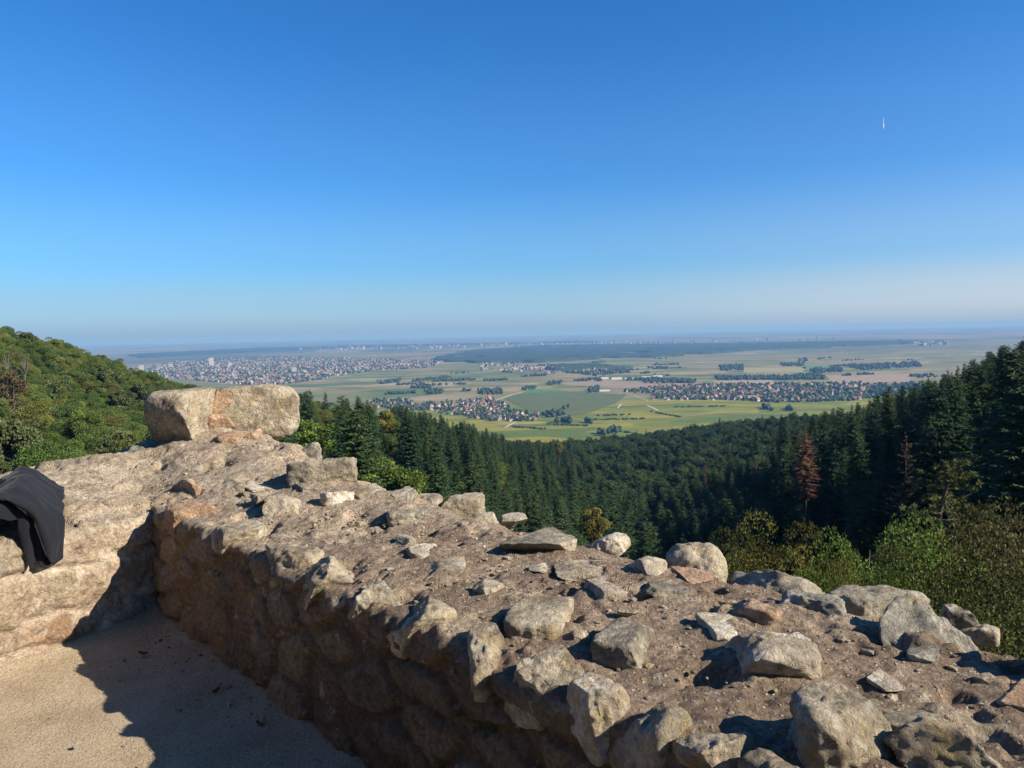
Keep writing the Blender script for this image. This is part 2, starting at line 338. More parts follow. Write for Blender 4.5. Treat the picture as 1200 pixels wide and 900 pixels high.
def ground_mat():
    t = NT('ground_forest_floor_and_fields'); P = t.pos(); sep = t.n('ShaderNodeSeparateXYZ'); t.l(P, sep.inputs[0])
    # forest floor
    ff = t.ramp(t.noise(P, 0.3, 5, 0.65), [(0.35, (0.022, 0.024, 0.012)), (0.6, (0.05, 0.045, 0.022)), (0.75, (0.07, 0.06, 0.03))])
    # field parcels: long strips in blocks of differing direction
    def parcels(scale, rot, stops):
        v = t.mapping(P, scale, (0, 0, rot)); x = t.n('ShaderNodeTexVoronoi', voronoi_dimensions='2D', distance='CHEBYCHEV'); x.inputs['Randomness'].default_value = 0.75
        x.inputs['Scale'].default_value = 1.0; t.l(v, x.inputs['Vector']); s = t.n('ShaderNodeSeparateColor'); t.l(x.outputs['Color'], s.inputs[0])
        return t.ramp(s.outputs[0], stops, 'CONSTANT'), s
    crop, s1 = parcels((1 / 260, 1 / 110, 0), R(18), [(0, (0.19, 0.16, 0.07)), (0.14, (0.135, 0.145, 0.04)), (0.32, (0.24, 0.19, 0.095)), (0.44, (0.16, 0.155, 0.05)), (0.6, (0.20, 0.17, 0.07)), (0.7, (0.085, 0.12, 0.028)), (0.86, (0.27, 0.22, 0.12)), (0.93, (0.11, 0.16, 0.036))])
    vine, s2 = parcels((1 / 150, 1 / 60, 0), R(-24), [(0, (0.13, 0.15, 0.012)), (0.2, (0.18, 0.18, 0.014)), (0.4, (0.095, 0.13, 0.014)), (0.6, (0.225, 0.20, 0.016)), (0.8, (0.135, 0.165, 0.016)), (0.95, (0.26, 0.215, 0.06))])
    bigp, s3 = parcels((1 / 900, 1 / 1400, 0), R(9), [(0, (0.15, 0.15, 0.06)), (0.3, (0.085, 0.10, 0.035)), (0.55, (0.19, 0.165, 0.08)), (0.75, (0.05, 0.068, 0.025))])
    rows = t.n('ShaderNodeTexWave', wave_type='BANDS'); rows.inputs['Scale'].default_value = 0.09; rows.inputs['Distortion'].default_value = 1.5; rows.inputs['Detail'].default_value = 1
    t.l(t.mapping(P, (1, 1, 0), (0, 0, R(-24))), rows.inputs['Vector'])
    vine = t.mix(0.45, vine, t.ramp(rows.outputs['Fac'], [(0.2, 0.62), (0.7, 1.15)]), 'MULTIPLY')
    vine = t.mix(0.5, vine, t.ramp(t.noise(P, 0.012, 5, 0.6), [(0.3, 0.65), (0.7, 1.35)]), 'MULTIPLY')
    crop = t.mix(0.6, crop, t.ramp(t.noise(P, 0.004, 5, 0.6), [(0.3, 0.6), (0.7, 1.4)]), 'MULTIPLY')
    wob = t.math('MULTIPLY', t.math('SUBTRACT', t.noise(P, 0.0022, 3), 0.5), 900.0)
    ylim = t.math('ADD', t.math('ADD', sep.outputs[1], wob), t.math('MULTIPLY', sep.outputs[0], -0.35))
    mv = t.math('GREATER_THAN', ylim, 2620.0)
    fld = t.mix(mv, vine, crop)
    mf = t.ramp(t.math('MULTIPLY', sep.outputs[1], 1 / 12000.0), [(0.45, 0.0), (0.8, 0.75)])
    fld = t.mix(mf, fld, bigp)
    hz = t.math('GREATER_THAN', sep.outputs[2], PLAIN + 18.0)
    t.color(t.mix(hz, fld, ff))
    t.bump(t.noise(P, 1.2, 6, 0.7), 0.5, 0.4)
    return t.m
rr = np.concatenate([np.linspace(0.0, 6, 6), np.geomspace(8, 2400, 210), np.geomspace(2500, 46000, 60)])
aa = np.unique(np.concatenate([np.radians(np.arange(-45, 45.01, 0.4)), np.radians(np.arange(45, 315.01, 4))]))
AA, RR = np.meshgrid(aa, rr, indexing='ij')
X, Y = RR * np.sin(AA), RR * np.cos(AA)
Z = ground(X, Y); near_ = np.exp(-RR / 400) * np.clip(RR / 30, 0, 1)
Z = Z + near_ * 0.8 * fbm(np.stack([X * 0.15, Y * 0.15, 0 * X], -1), 3, 3)
Z = np.where(RR < 7.5, np.minimum(Z, -2.6), Z)
F_ = grid_faces(len(aa), len(rr))
gr = link('ground', mesh_np('ground', np.stack([X, Y, Z], -1).reshape(-1, 3), F_[:, ::-1], [ground_mat()])); tag(gr, kind='structure')

# ------------------------------------------------------------------ the ruined wall: frames
P0 = at(185, 725, 0.0); P0[2] = 0
_d = ray(185, 590); ZT = float(EYE[2] + _d[2] * math.hypot(P0[0], P0[1]) / math.hypot(_d[0], _d[1]))      # height of the wall top at the inner corner
Q = at(870, 905, ZT); a_dir = (Q - P0) * [1, 1, 0]; a_dir /= np.linalg.norm(a_dir)
n_dir = np.array([-a_dir[1], a_dir[0], 0]); n_dir *= np.sign(n_dir @ [0.7, 0.7, 0])
q1, q2 = at(0, 634, ZT), at(0, 790, 0); l_dir = ((q1 + q2) / 2 - P0) * [1, 1, 0]; l_dir /= np.linalg.norm(l_dir)
m_dir = np.array([l_dir[1], -l_dir[0], 0]); m_dir *= np.sign(m_dir @ [-1, 0.5, 0])                          # outward from the side wall's inner face
W1, W2 = 1.24, 1.35
print('wall corner', P0, 'ZT', ZT, 'a', a_dir, 'l', l_dir)
def loc1(P): d = np.asarray(P) - P0; return d @ a_dir, d @ n_dir
def top1(s, t):                              # height of the main wall's top
    s = np.asarray(s, float); t = np.asarray(t, float)
    h = ZT + 0 * s
    h = h + 0.16 * sstep(0.55, -0.7, s) * sstep(-0.05, 0.55, t)
    h = h + 0.05 * sstep(1.6, 0.4, s) * sstep(0.2, 0.8, t)
    h = h - 0.015 * sstep(0.35, 0.0, t)
    h = h - 0.05 * sstep(W1 - 0.25, W1, t)
    return h
def top2(k, e):
    k = np.asarray(k, float); e = np.asarray(e, float)
    return ZT - 0.05 * sstep(0.3, 0.0, e) + 0.10 * sstep(0.3, 0.9, e) + 0.05 * sstep(0.9, 0.0, k) * sstep(0.2, 0.9, e) - 0.06 * sstep(W2 - 0.2, W2, e)

def build_wall(name, A, Nn, s0, s1, W, topf, zin, zout, ds, seed, cell, depth, mortar, parent, org=None):
    org = P0 if org is None else org
    ns = int((s1 - s0) / ds) + 1; s = np.linspace(s0, s1, ns)
    n1 = int(0.75 / ds); n2 = int(W / ds); n3 = int(2.4 / (ds * 3)); r = 0.045
    tt = np.concatenate([np.zeros(n1), r * (1 - np.cos(np.linspace(0, math.pi / 2, 6)))[1:], np.linspace(r, W - r, n2)[1:], (W - r + r * np.sin(np.linspace(0, math.pi / 2, 5)))[1:], np.full(n3, W)])
    fz = np.concatenate([np.linspace(0, 1, n1), np.full(5 + n2 - 1 + 4, 1.0), np.linspace(1, 0, n3 + 1)[1:]])
    dz = np.concatenate([np.full(n1, r), (r - r * np.sin(np.linspace(0, math.pi / 2, 6)))[1:], np.zeros(n2 - 1), (r - r * np.cos(np.linspace(0, math.pi / 2, 5)))[1:], np.full(n3, r)])
    up = np.concatenate([np.zeros(n1), np.sin(np.linspace(0, math.pi / 2, 6))[1:], np.ones(n2 - 1), np.cos(np.linspace(0, math.pi / 2, 5))[1:], np.zeros(n3)])
    side = np.concatenate([-np.ones(n1 + 5), np.zeros(n2 - 1), np.ones(4 + n3)])
    S, T = np.meshgrid(s, tt, indexing='ij'); H = topf(S, T)
    zb = np.where(np.arange(len(tt)) < n1, zin, zout)[None, :]
    Zb = zb + (H - dz[None] - zb) * fz[None]
    UP, SD = np.broadcast_to(up, S.shape), np.broadcast_to(side, S.shape)
    nn = np.sqrt(UP ** 2 + (1 - UP ** 2)) ; hor = SD * np.sqrt(np.clip(1 - UP ** 2, 0, 1))
    base = org[None, None] + S[..., None] * A + T[..., None] * Nn; base[..., 2] = Zb
    q = base
    # face stones in rough courses
    wob = 0.12 * fbm(q * 3.0, seed + 50, 2)
    f1, f2, cid = worley2((S + wob) / cell[0], (Zb + wob * 0.5) / cell[1], seed)
    st = sstep(0.04, 0.30, f2 - f1)
    crev = 0.016 * sstep(0.09, 0.0, f2 - f1) * sstep(-0.05, 0.15, fbm(q * 3.1, seed + 77, 2)) if mortar > 0.8 else 0.0
    face = -crev + depth * (st * (0.55 + 0.45 * cid) - 0.4) + 0.022 * fbm(q * 9, seed + 1, 4) + 0.010 * fbm(q * 34, seed + 2, 3)
    # top: weathered mortar with flush stones showing here and there
    g1, g2, gid = worley2((S + wob) / 0.21, (T + wob) / 0.19, seed + 9)
    fl = sstep(0.05, 0.22, g2 - g1) * (gid > (0.5 if mortar > 0.8 else 0.80)) * sstep(0.32, 0.45, vnoise(q * 2.2, seed + 31) * 0.5 + 0.5)
    top = 0.017 * fbm(q * 2.6, seed + 3, 4) + 0.013 * fbm(q * 11, seed + 4, 4, 0.6) + 0.012 * np.clip(fbm(q * 38, seed + 5, 3), -0.2, 1) + (0.03 if mortar > 0.8 else 0.012) * fl
    pits = np.clip(fbm(q * 7.0, seed + 6, 3) - 0.18, 0, 1); top = top - 0.09 * pits
    disp = face * (1 - UP) + top * UP
    for fx_, fy_, fr_, fh_ in FILLET:
        dd = (q[..., 0] - fx_) ** 2 + (q[..., 1] - fy_) ** 2
        msk = dd < (fr_ * 3) ** 2
        disp[msk] += UP[msk] * fh_ * np.exp(-np.clip(np.sqrt(dd[msk]) - fr_ * 0.75, 0, 9) / (fr_ * 0.45))
    if name == 'long_wall':
        for px_, py_, r_, d_ in [(263, 567, .06, .07), (243, 570, .05, .06), (232, 561, .05, .05), (300, 590, .05, .05), (320, 612, .05, .05), (352, 622, .05, .05), (377, 607, .05, .05), (420, 600, .05, .05), (318, 522, .05, .05), (268, 523, .05, .05), (838, 690, .04, .05), (1010, 760, .04, .04), (560, 625, .05, .04), (745, 668, .04, .04), (660, 668, .04, .03)]:
            c_ = surf_z(px_, py_); dd = ((q[..., 0] - c_[0]) ** 2 * 1.6 + (q[..., 1] - c_[1]) ** 2 * 0.7)
            disp = disp - UP * d_ * np.exp(-(dd / r_ ** 2) * (1 + 0.6 * fbm(q * 14, 91, 2)))
    Vv = base + disp[..., None] * (hor[..., None] * Nn + np.stack([0 * UP, 0 * UP, UP], -1))
    tint = np.stack([cid * (1 - UP) + gid * UP, np.where(UP < 0.5, st * (1 - mortar * (0.5 + 0.5 * fbm(q * 4, seed + 7, 3) > 0.5)), fl * 0.8), UP], -1).reshape(-1, 3)
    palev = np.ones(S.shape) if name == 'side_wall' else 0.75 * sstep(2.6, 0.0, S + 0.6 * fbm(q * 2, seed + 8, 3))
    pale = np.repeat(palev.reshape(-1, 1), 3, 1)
    Fq = grid_faces(ns, len(tt))
    Vv = Vv.reshape(-1, 3)
    n = np.cross(A, Nn)
    if n[2] < 0: Fq = Fq[:, ::-1]
    return link(name, mesh_np(name, Vv, Fq, [MAT['wall']], attrs={'tint': tint, 'pale': pale}), parent)
ruin = bpy.data.objects.new('ruined_wall', None); COL.objects.link(ruin); ruin.location = (0, 0, 0)
tag(ruin, 'thick ruined rubble stone wall with broken mortared top around the terrace corner', 'wall')
FILLET = []

# ------------------------------------------------------------------ rocks
_bm = bmesh.new(); bmesh.ops.create_icosphere(_bm, subdivisions=5, radius=1.0); _bm.verts.ensure_lookup_table()
ICO_V = np.array([v.co[:] for v in _bm.verts]); ICO_F = np.array([[v.index for v in f.verts] for f in _bm.faces]); _bm.free()
_bm = bmesh.new(); bmesh.ops.create_icosphere(_bm, subdivisions=2, radius=1.0)
ICO2_V = np.array([v.co[:] for v in _bm.verts]); ICO2_F = np.array([[v.index for v in f.verts] for f in _bm.faces]); _bm.free()
_bm = bmesh.new(); bmesh.ops.create_icosphere(_bm, subdivisions=1, radius=1.0)
ICO1_V = np.array([v.co[:] for v in _bm.verts]); ICO1_F = np.array([[v.index for v in f.verts] for f in _bm.faces]); _bm.free()
def rock_verts(seed, size, p=3.5, cuts=7, rough=0.05, base=None, planes=()):
    rg = np.random.default_rng(seed); v = (ICO_V if base is None else base).copy()
    v = v / (np.abs(v) ** (p * 1.35)).sum(1, keepdims=True) ** (1 / (p * 1.35))
    for _ in range(cuts if base is not None else int(math.ceil(cuts * 0.75))):
        d = rg.normal(size=3) * [1, 1, 0.8]; d /= np.linalg.norm(d); o = rg.uniform(0.36, 0.74) * (np.abs(d).sum() ** 0.35)
        ex = np.clip(v @ d - o, 0, None); v = v - ex[:, None] * d * 0.96
    for (dx, dy, dz, o) in planes:
        d = np.array([dx, dy, dz], float); d /= np.linalg.norm(d); ex = np.clip(v @ d - o, 0, None); v = v - ex[:, None] * d * 0.97
    if base is None:                         # the cuts shrink the stone: back to its full box
        v = v - (v.max(0) + v.min(0)) / 2; v = v / (v.max(0) - v.min(0)) * 2
    if base is None:
        sm = np.array(size); q = v * sm * 9.0 + rg.uniform(0, 50, 3); nrm = v / np.linalg.norm(v, axis=1, keepdims=True)
        sz = min(size) / 0.07
        big = fbm(v * 1.6 + rg.uniform(0, 50, 3), seed, 3)
        v = v + nrm * (big * rough * 1.1)[:, None]
        det = 0.010 * fbm(q, seed + 5, 4, 0.6) + 0.008 * fbm(q * 4, seed + 6, 4, 0.65) + 0.007 * (1 - np.abs(fbm(q * 2.3, seed + 8, 3)) * 4).clip(-1, 1) * 0.5
        v = v * sm + nrm * (det * min(1.3, max(0.4, sz)))[:, None]
    else:
        v = v * np.array(size)
    return v
def surf_z(px, py, topf=None, loc=None):
    z = ZT
    for _ in range(6):
        P = at(px, py, z); s, t = loc1(P); z = float(top1(s, min(max(t, 0), W1)))
    return at(px, py, z)
ROCK_N = [0]
def rock(x0, y0, x1, y1, hh, mat, p=3.5, cuts=7, rough=0.05, yaw=0.0, tilt=0.0, roll=0.0, bury=0.3, name='stone', parent=None, z=None, Lmax=1.5, seed=None, planes=(), hk=None, dist=None):
    """a stone whose visible outline fills the pixel box; hh = how far it stands out of the mortar, in metres"""
    if name == 'stone' and parent is None and not dist and y1 > 620:      # most of the stone is sunk: only its crown fills the box
        xm, ym = (x0 + x1) / 2, y1; kx = 0.87; x0, x1, y0 = xm + (x0 - xm) * kx, xm + (x1 - xm) * kx, ym + (y0 - ym) * 0.92
    hk = hk or (0.95 if y1 < 612 and x1 < 420 else 0.54); hh = hh * hk; ROCK_N[0] += 1; sd = seed or (100 + ROCK_N[0] * 7)
    cx = (x0 + x1) / 2; P = surf_z(cx, y1 - 1.5) if z is None else at(cx, y1 - 1.5, z)
    if dist: P = atd(cx, y1 - 1.5, dist)
    d = ray(cx, (y0 + y1) / 2); D = np.linalg.norm(P - EYE); th = math.asin(-ray(cx, y1)[2])
    w = (x1 - x0) / FPX * D; vis = (y1 - y0) / FPX * D
    L = min(max((vis - hh * math.cos(th)) / math.sin(th), 0.35 * w), Lmax * w)
    fw = np.array([d[0], d[1], 0]); fw /= np.linalg.norm(fw)
    Cn = P + fw * L * 0.5
    if (Cn - P0) @ n_dir > W1 - 0.2 and name == 'stone': bury = max(bury, 0.66)
    hz = hh / (1 - bury)
    if name == 'edge_stone':
        tn = (Cn - P0) @ n_dir; Cn = Cn + n_dir * (0.46 * L - 0.03 - tn); hz = 0.19; bury = 0.70; w *= 1.12; L *= 0.8
    v = rock_verts(sd, (w / 2 * 1.04, L / 2 * 1.08, hz / 2), p, cuts, rough, None, planes)
    if name != 'edge_stone': FILLET.append((Cn[0], Cn[1], 0.5 * math.sqrt(w * L), min(0.032, hh * 0.34)))
    me = mesh_np(name, v, ICO_F, [MAT[mat]])
    o = link(name, me, parent)
    o.location = (Cn[0], Cn[1], P[2] + hz * (0.5 - bury))
    o.rotation_euler = (R(tilt), R(roll), (math.atan2(a_dir[1], a_dir[0]) + R(yaw * 0.35)) if name == 'edge_stone' else math.atan2(-fw[0], fw[1]) + R(yaw))
    return o
def stone(label, *a, cat='stone', group=None, **k):
    o = rock(*a, **k); tag(o, label, cat, group); return o

BD = float(np.linalg.norm(at(300, 513, ZT + 0.19)[:2]))
# the two big blocks at the corner and the rubble they sit on
stone('big lichen-spotted block with a black shaded left face, left half of the corner pile', 184, 459, 252, 524, 0.41, 'stone_tan', p=4.6, cuts=1, rough=0.07, name='stone_block', yaw=47, bury=0.06, Lmax=0.9, hk=1, planes=[(-1, 0, -0.45, 0.74)], cat='stone block', z=ZT + 0.19)
stone('big rounded tan block on the right half of the corner pile', 256, 457, 346, 515, 0.41, 'stone_tan', p=3.4, cuts=1, rough=0.08, name='stone_block', yaw=-4, bury=0.06, Lmax=0.9, hk=1, cat='stone block', z=ZT + 0.19)
stone('small pinkish stone wedged upright high between the two big corner blocks', 243, 460, 272, 488, 0.20, 'stone_pink', p=4, dist=BD - 0.02, bury=0.1, hk=1)
stone('reddish stone wedged low in the gap between the two big corner blocks', 244, 485, 276, 512, 0.17, 'stone_pink', p=3, dist=BD - 0.08, bury=0.1, hk=1)
stone('small orange stone lying just below the right big block', 256, 505, 284, 522, 0.07, 'stone_pink', p=3)
stone('pinkish pebble-shaped stone at the foot of the right big block', 284, 503, 306, 519, 0.08, 'stone_pink', p=3)
stone('pale ragged stone propping the right edge of the left big block', 218, 512, 254, 541, 0.12, 'stone_pale', p=3, rough=0.08)
stone('thick grey block with a squared right end on the outer edge below the corner pile', 342, 534, 414, 575, 0.20, 'stone_grey', p=6, cuts=3, yaw=-12, bury=0.15, name='stone_block', cat='stone block')
stone('flat tan slab just above the thick grey block on the outer edge', 330, 517, 374, 537, 0.08, 'stone_grey', p=4)
stone('dark rounded rock at the back of the side wall beside the corner pile', 149, 523, 174, 543, 0.11, 'stone_grey', p=2.6, z=ZT + 0.1)
stone('tan flat-topped rock on the back edge of the side wall next to the jacket', 76, 552, 108, 571, 0.08, 'stone_tan', p=3, z=ZT + 0.05)
stone('dark mossy low rock on the back edge of the side wall', 108, 541, 146, 557, 0.06, 'stone_grey', p=3, z=ZT + 0.1)
# near the inner corner
stone('upright pinkish stone on the broken inner edge above the corner shadow', 208, 557, 242, 583, 0.10, 'stone_pink', p=3.5, yaw=20)
stone('broken tan stone beside a dark hole near the inner corner', 256, 557, 288, 582, 0.09, 'stone_tan', p=3.5)
stone('low tan stone flush in the mortar right of the dark hole', 288, 557, 334, 577, 0.04, 'stone_pale', p=3)
stone('pair-shaped yellowish rock with a dark shadow at its left, middle of the upper wall', 312, 578, 354, 607, 0.10, 'stone_tan', p=3.2, rough=0.07)
stone('small dark-sided rock behind the yellowish rock near the corner', 295, 578, 318, 597, 0.07, 'stone_tan', p=3)
stone('pale white-topped stone left of the round rock on the outer edge', 378, 572, 414, 596, 0.09, 'stone_pale', p=3, rough=0.08)
stone('grey flush stone just below the thick grey block', 339, 557, 381, 580, 0.05, 'stone_grey', p=3.5)
# along the outer edge
stone('rounded grey rock on the outer edge right of the thick block', 414, 564, 452, 590, 0.13, 'stone_grey', p=3)
stone('small rock with a black left face against the forest on the outer edge', 453, 570, 490, 592, 0.11, 'stone_grey', p=3)
stone('low tan stone behind the squared loaf-shaped rock on the outer edge', 486, 577, 518, 594, 0.06, 'stone_tan', p=3)
stone('long flat-topped slab standing on the outer edge against the spruces', 509, 577, 566, 597, 0.10, 'stone_tan', p=6, cuts=3)
stone('squared loaf-shaped grey rock with a shadow at its left end', 455, 589, 506, 616, 0.12, 'stone_grey', p=4.5, cuts=4)
stone('tan rock leaning at the right end of the flat outer slab', 552, 590, 586, 619, 0.08, 'stone_tan', p=3, rough=0.08)
stone('low dark broken stone on the outer edge left of the big slab', 580, 600, 617, 616, 0.05, 'stone_grey', p=3, rough=0.1)
stone('big flat tilted slab with a dark undercut left edge on the outer side', 604, 607, 682, 656, 0.10, 'stone_grey', p=4.5, cuts=5, yaw=-35, roll=-4)
stone('long pale ridge-like rock right of the big tilted slab', 679, 618, 740, 646, 0.09, 'stone_pale', p=3, yaw=-20, rough=0.08)
stone('dome-shaped round boulder standing highest on the outer edge', 779, 631, 852, 676, 0.19, 'stone_tan', p=2.3, cuts=3, bury=0.25)
stone('pinkish ledge stone under the left foot of the dome-shaped boulder', 780, 660, 838, 686, 0.05, 'stone_pink', p=3, rough=0.1)
stone('wide low pitted boulder right of the dome-shaped boulder', 848, 657, 966, 702, 0.14, 'stone_grey', p=2.8, cuts=5, yaw=-15, rough=0.07)
stone('long flat grey slab sloping at the outer edge beside the bushes', 980, 682, 1072, 722, 0.09, 'stone_grey', p=5, cuts=3, yaw=-22)
stone('rounded pale knob behind the rough bluish boulder', 1106, 712, 1142, 738, 0.10, 'stone_grey', p=3.2)
stone('small low stone on the outer edge right of the rough bluish boulder', 1126, 730, 1166, 746, 0.04, 'stone_tan', p=3.5)
stone('rough bluish grey boulder with a pitted shaded side', 1040, 702, 1136, 765, 0.19, 'stone_blue', p=3.2, cuts=6, rough=0.09)
# loose stones on the mortared top
stone('small grey upright stone below the loaf-shaped rock', 463, 622, 488, 643, 0.07, 'stone_grey', p=3.5)
stone('whitish elongated stone lying on the mortar below the loaf-shaped rock', 475, 633, 518, 657, 0.07, 'stone_pale', p=3, yaw=10)
stone('pale flush stone sunk in the mortar under the whitish elongated stone', 498, 645, 548, 680, 0.045, 'stone_tan', p=3.5)
stone('small tan rock alone in the middle of the wall top', 552, 679, 594, 701, 0.07, 'stone_tan', p=3)
stone('pale chip of stone under the big tilted slab', 619, 655, 642, 673, 0.03, 'stone_pale', p=3)
stone('big flat rounded slab with a broad shadow at its left, middle of the wall top', 594, 689, 669, 751, 0.11, 'stone_tan', p=4.5, cuts=4, yaw=-12)
stone('pale angular stone below the long ridge-like rock', 680, 677, 737, 705, 0.07, 'stone_pale', p=3, cuts=9)
stone('low rough brown ridge of rubble left of the pale squarish stone', 645, 655, 730, 680, 0.035, 'stone_tan', p=2.6, rough=0.1)
stone('pale yellowish squarish stone left of the dome-shaped boulder', 729, 645, 782, 681, 0.12, 'stone_pale', p=3.2, rough=0.08)
stone('thin dark slab lying flat below the dome-shaped boulder', 748, 682, 806, 703, 0.05, 'stone_grey', p=4, yaw=-15)
stone('wedge-shaped grey block with a pale broken front face and black shadow', 704, 719, 774, 783, 0.12, 'stone_grey', p=5, cuts=5, yaw=-22, name='stone')
stone('small brown lump behind the wedge-shaped grey block', 723, 711, 750, 726, 0.05, 'stone_tan', p=3)
stone('tiny pitted lump in the mortar left of the wedge-shaped block', 669, 735, 692, 755, 0.05, 'stone_tan', p=3)
stone('flat white-streaked stone set in the mortar below the dome-shaped boulder', 814, 717, 866, 753, 0.05, 'stone_pale', p=3)
stone('flat brown slab with a black hollow under its left side', 858, 697, 924, 733, 0.09, 'stone_pink', p=4, yaw=-25, tilt=-6)
stone('long dark rock with a white right end beside the sloping grey slab', 908, 692, 994, 726, 0.10, 'stone_blue', p=3, yaw=-18, rough=0.08)
stone('large ragged pale triangular boulder with its shadow to the left', 850, 725, 952, 801, 0.17, 'stone_pale', p=2.8, cuts=9, rough=0.09, yaw=20)
stone('tall squared boulder standing near the bottom edge', 930, 800, 1040, 912, 0.24, 'stone_tan', p=4, cuts=6, yaw=14, rough=0.06)
stone('pale flat patch of stone behind the tall squared boulder', 1018, 789, 1058, 815, 0.03, 'stone_pale', p=3)
stone('low grey stone with a small orange spot right of the tall squared boulder', 1025, 831, 1118, 873, 0.08, 'stone_grey', p=3.2, cuts=8)
stone('pointed tan boulder with a sunlit right slope at the bottom edge', 1052, 855, 1182, 925, 0.19, 'stone_tan', p=2.6, cuts=9, rough=0.08)
stone('pinkish flat stone flush in the mortar, cut off by the right picture edge', 1174, 799, 1222, 834, 0.03, 'stone_pink', p=3)
stone('little dark lump below the rough bluish boulder', 1066, 757, 1098, 778, 0.04, 'stone_blue', p=3)
rock(1238, 742, 1350, 812, 0.24, 'stone_grey', p=3, cuts=6, name='boulder')
tag(bpy.context.scene.objects['boulder'], 'grey boulder just past the right end of the visible wall top', 'stone')
# stones of the inner edge: parts of the wall
EDGE = [(288, 624, 352, 672, .13, 'stone_tan'), (345, 645, 408, 690, .10, 'stone_tan'), (400, 665, 462, 715, .09, 'stone_grey'), (452, 684, 512, 745, .11, 'stone_tan'), (508, 730, 568, 790, .10, 'stone_tan'),
        (570, 757, 644, 822, .10, 'stone_tan'), (648, 803, 712, 852, .11, 'stone_pale'), (700, 816, 772, 888, .12, 'stone_grey'), (775, 856, 862, 925, .13, 'stone_tan'), (872, 900, 960, 960, .12, 'stone_tan'),
        (236, 598, 292, 640, .07, 'stone_tan'), (190, 583, 240, 612, .05, 'stone_pink')]
for i, (x0, y0, x1, y1, h, m) in enumerate(EDGE):
    rock(x0, y0, x1, y1, h, m, p=4.2, cuts=6, rough=0.06, yaw=-30 + 17 * (i % 4 - 1.5), bury=0.66, name='edge_stone', parent=ruin, Lmax=1.1)
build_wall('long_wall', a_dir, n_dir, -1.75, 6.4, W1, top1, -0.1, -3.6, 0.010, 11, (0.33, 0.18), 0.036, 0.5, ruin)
build_wall('side_wall', l_dir, m_dir, -0.55, 4.6, W2, top2, -0.1, -3.6, 0.012, 23, (0.40, 0.24), 0.034, 0.9, ruin)

ragged = lambda h: (lambda s_, t_: h + 0.9 * vnoise(np.stack([np.asarray(s_) * 0.5, 0 * np.asarray(s_), 0 * np.asarray(s_)], -1), 77))
build_wall('added_sky_blocker', np.array([1.0, 0, 0]), np.array([0, -1.0, 0]), 0, 10.5, 1.4, ragged(6.6), -0.1, -3.6, 0.06, 31, (0.4, 0.25), 0.05, 0.5, ruin, np.array([-8.2, -3.6, 0]))  # unseen tall wall added behind the camera to keep sky light off the terrace
build_wall('added_sky_blocker', np.array([0, 1.0, 0]), np.array([-1.0, 0, 0]), -0.8, 4.0, 1.4, ragged(6.0), -0.1, -3.6, 0.06, 37, (0.4, 0.25), 0.05, 0.5, ruin, np.array([-6.8, -3.6, 0]))  # second added wall, out of view at left, also holding back sky light
# loose grit on the top, uncountable: one part of the wall
gv = []; 
for i in range(1500):
    s, t = RNG.uniform(-0.6, 5.2), RNG.uniform(0.05, W1 - 0.03); q = P0 + s * a_dir + t * n_dir
    z = float(top1(s, t)) + 0.0; r = RNG.gamma(1.3, 0.0032) + 0.003
    v = rock_verts(5000 + i, (r * RNG.uniform(.8, 1.5), r, r * 0.7), 2.6, 3, 0, ICO1_V)
    w = RNG.uniform(0, 6.28); v = v @ np.array([[math.cos(w), math.sin(w), 0], [-math.sin(w), math.cos(w), 0], [0, 0, 1]])
    gv.append((v + [q[0], q[1], z], ICO1_F))
Vg, Fg = join(gv); tag(link('loose_grit', mesh_np('loose_grit', Vg, Fg, [MAT['stone_tan']], smooth=False), ruin), kind='stuff')

# ------------------------------------------------------------------ terrace floor
fx, fy = np.meshgrid(np.arange(-6.4, 4.0, 0.03), np.arange(-5.0, 5.2, 0.03), indexing='ij')
d1 = (fx - P0[0]) * n_dir[0] + (fy - P0[1]) * n_dir[1]; d2 = (fx - P0[0]) * m_dir[0] + (fy - P0[1]) * m_dir[1]
fz = 0.014 * fbm(np.stack([fx * 1.5, fy * 1.5, 0 * fx], -1), 5, 3) + 0.004 * fbm(np.stack([fx * 14, fy * 14, 0 * fx], -1), 6, 2)
fz = fz + 0.05 * np.exp(-np.clip(-d1, 0, 9) / 0.12) + 0.06 * np.exp(-np.clip(-d2, 0, 9) / 0.12)
FF = grid_faces(*fx.shape); VV = np.stack([fx, fy, fz], -1).reshape(-1, 3)
keep = ((d1.ravel() < 0.25) & (d2.ravel() < 0.25))[FF].all(1)
fl = link('terrace_floor', mesh_np('terrace_floor', VV, FF[keep], [MAT['floor']])); tag(fl, kind='structure')

gv = []
for i in range(420):
    if i % 2: q = P0 + RNG.uniform(0, 4.2) * a_dir - (0.03 + RNG.gamma(1.2, 0.12)) * n_dir
    else: q = np.array([RNG.uniform(-4.5, 0.5), RNG.uniform(1.2, 4.6), 0])
    if (q - P0) @ n_dir > -0.02 or (q - P0) @ m_dir > -0.02: continue
    r = RNG.gamma(1.2, 0.0018) + 0.003; v = rock_verts(9000 + i, (r * RNG.uniform(.8, 1.5), r, r * 0.7), 2.6, 3, 0, ICO1_V); w = RNG.uniform(0, 6.28)
    v = v @ np.array([[math.cos(w), math.sin(w), 0], [-math.sin(w), math.cos(w), 0], [0, 0, 1]]); edge = 0.05 * math.exp(min(0, (q - P0) @ n_dir) / 0.12)
    gv.append((v + [q[0], q[1], 0.012 + edge], ICO1_F))
Vg, Fg = join(gv); tag(link('loose_gravel', mesh_np('loose_gravel', Vg, Fg, [MAT['stone_tan']], smooth=False)), 'loose gravel scattered on the terrace floor', 'gravel', kind='stuff')

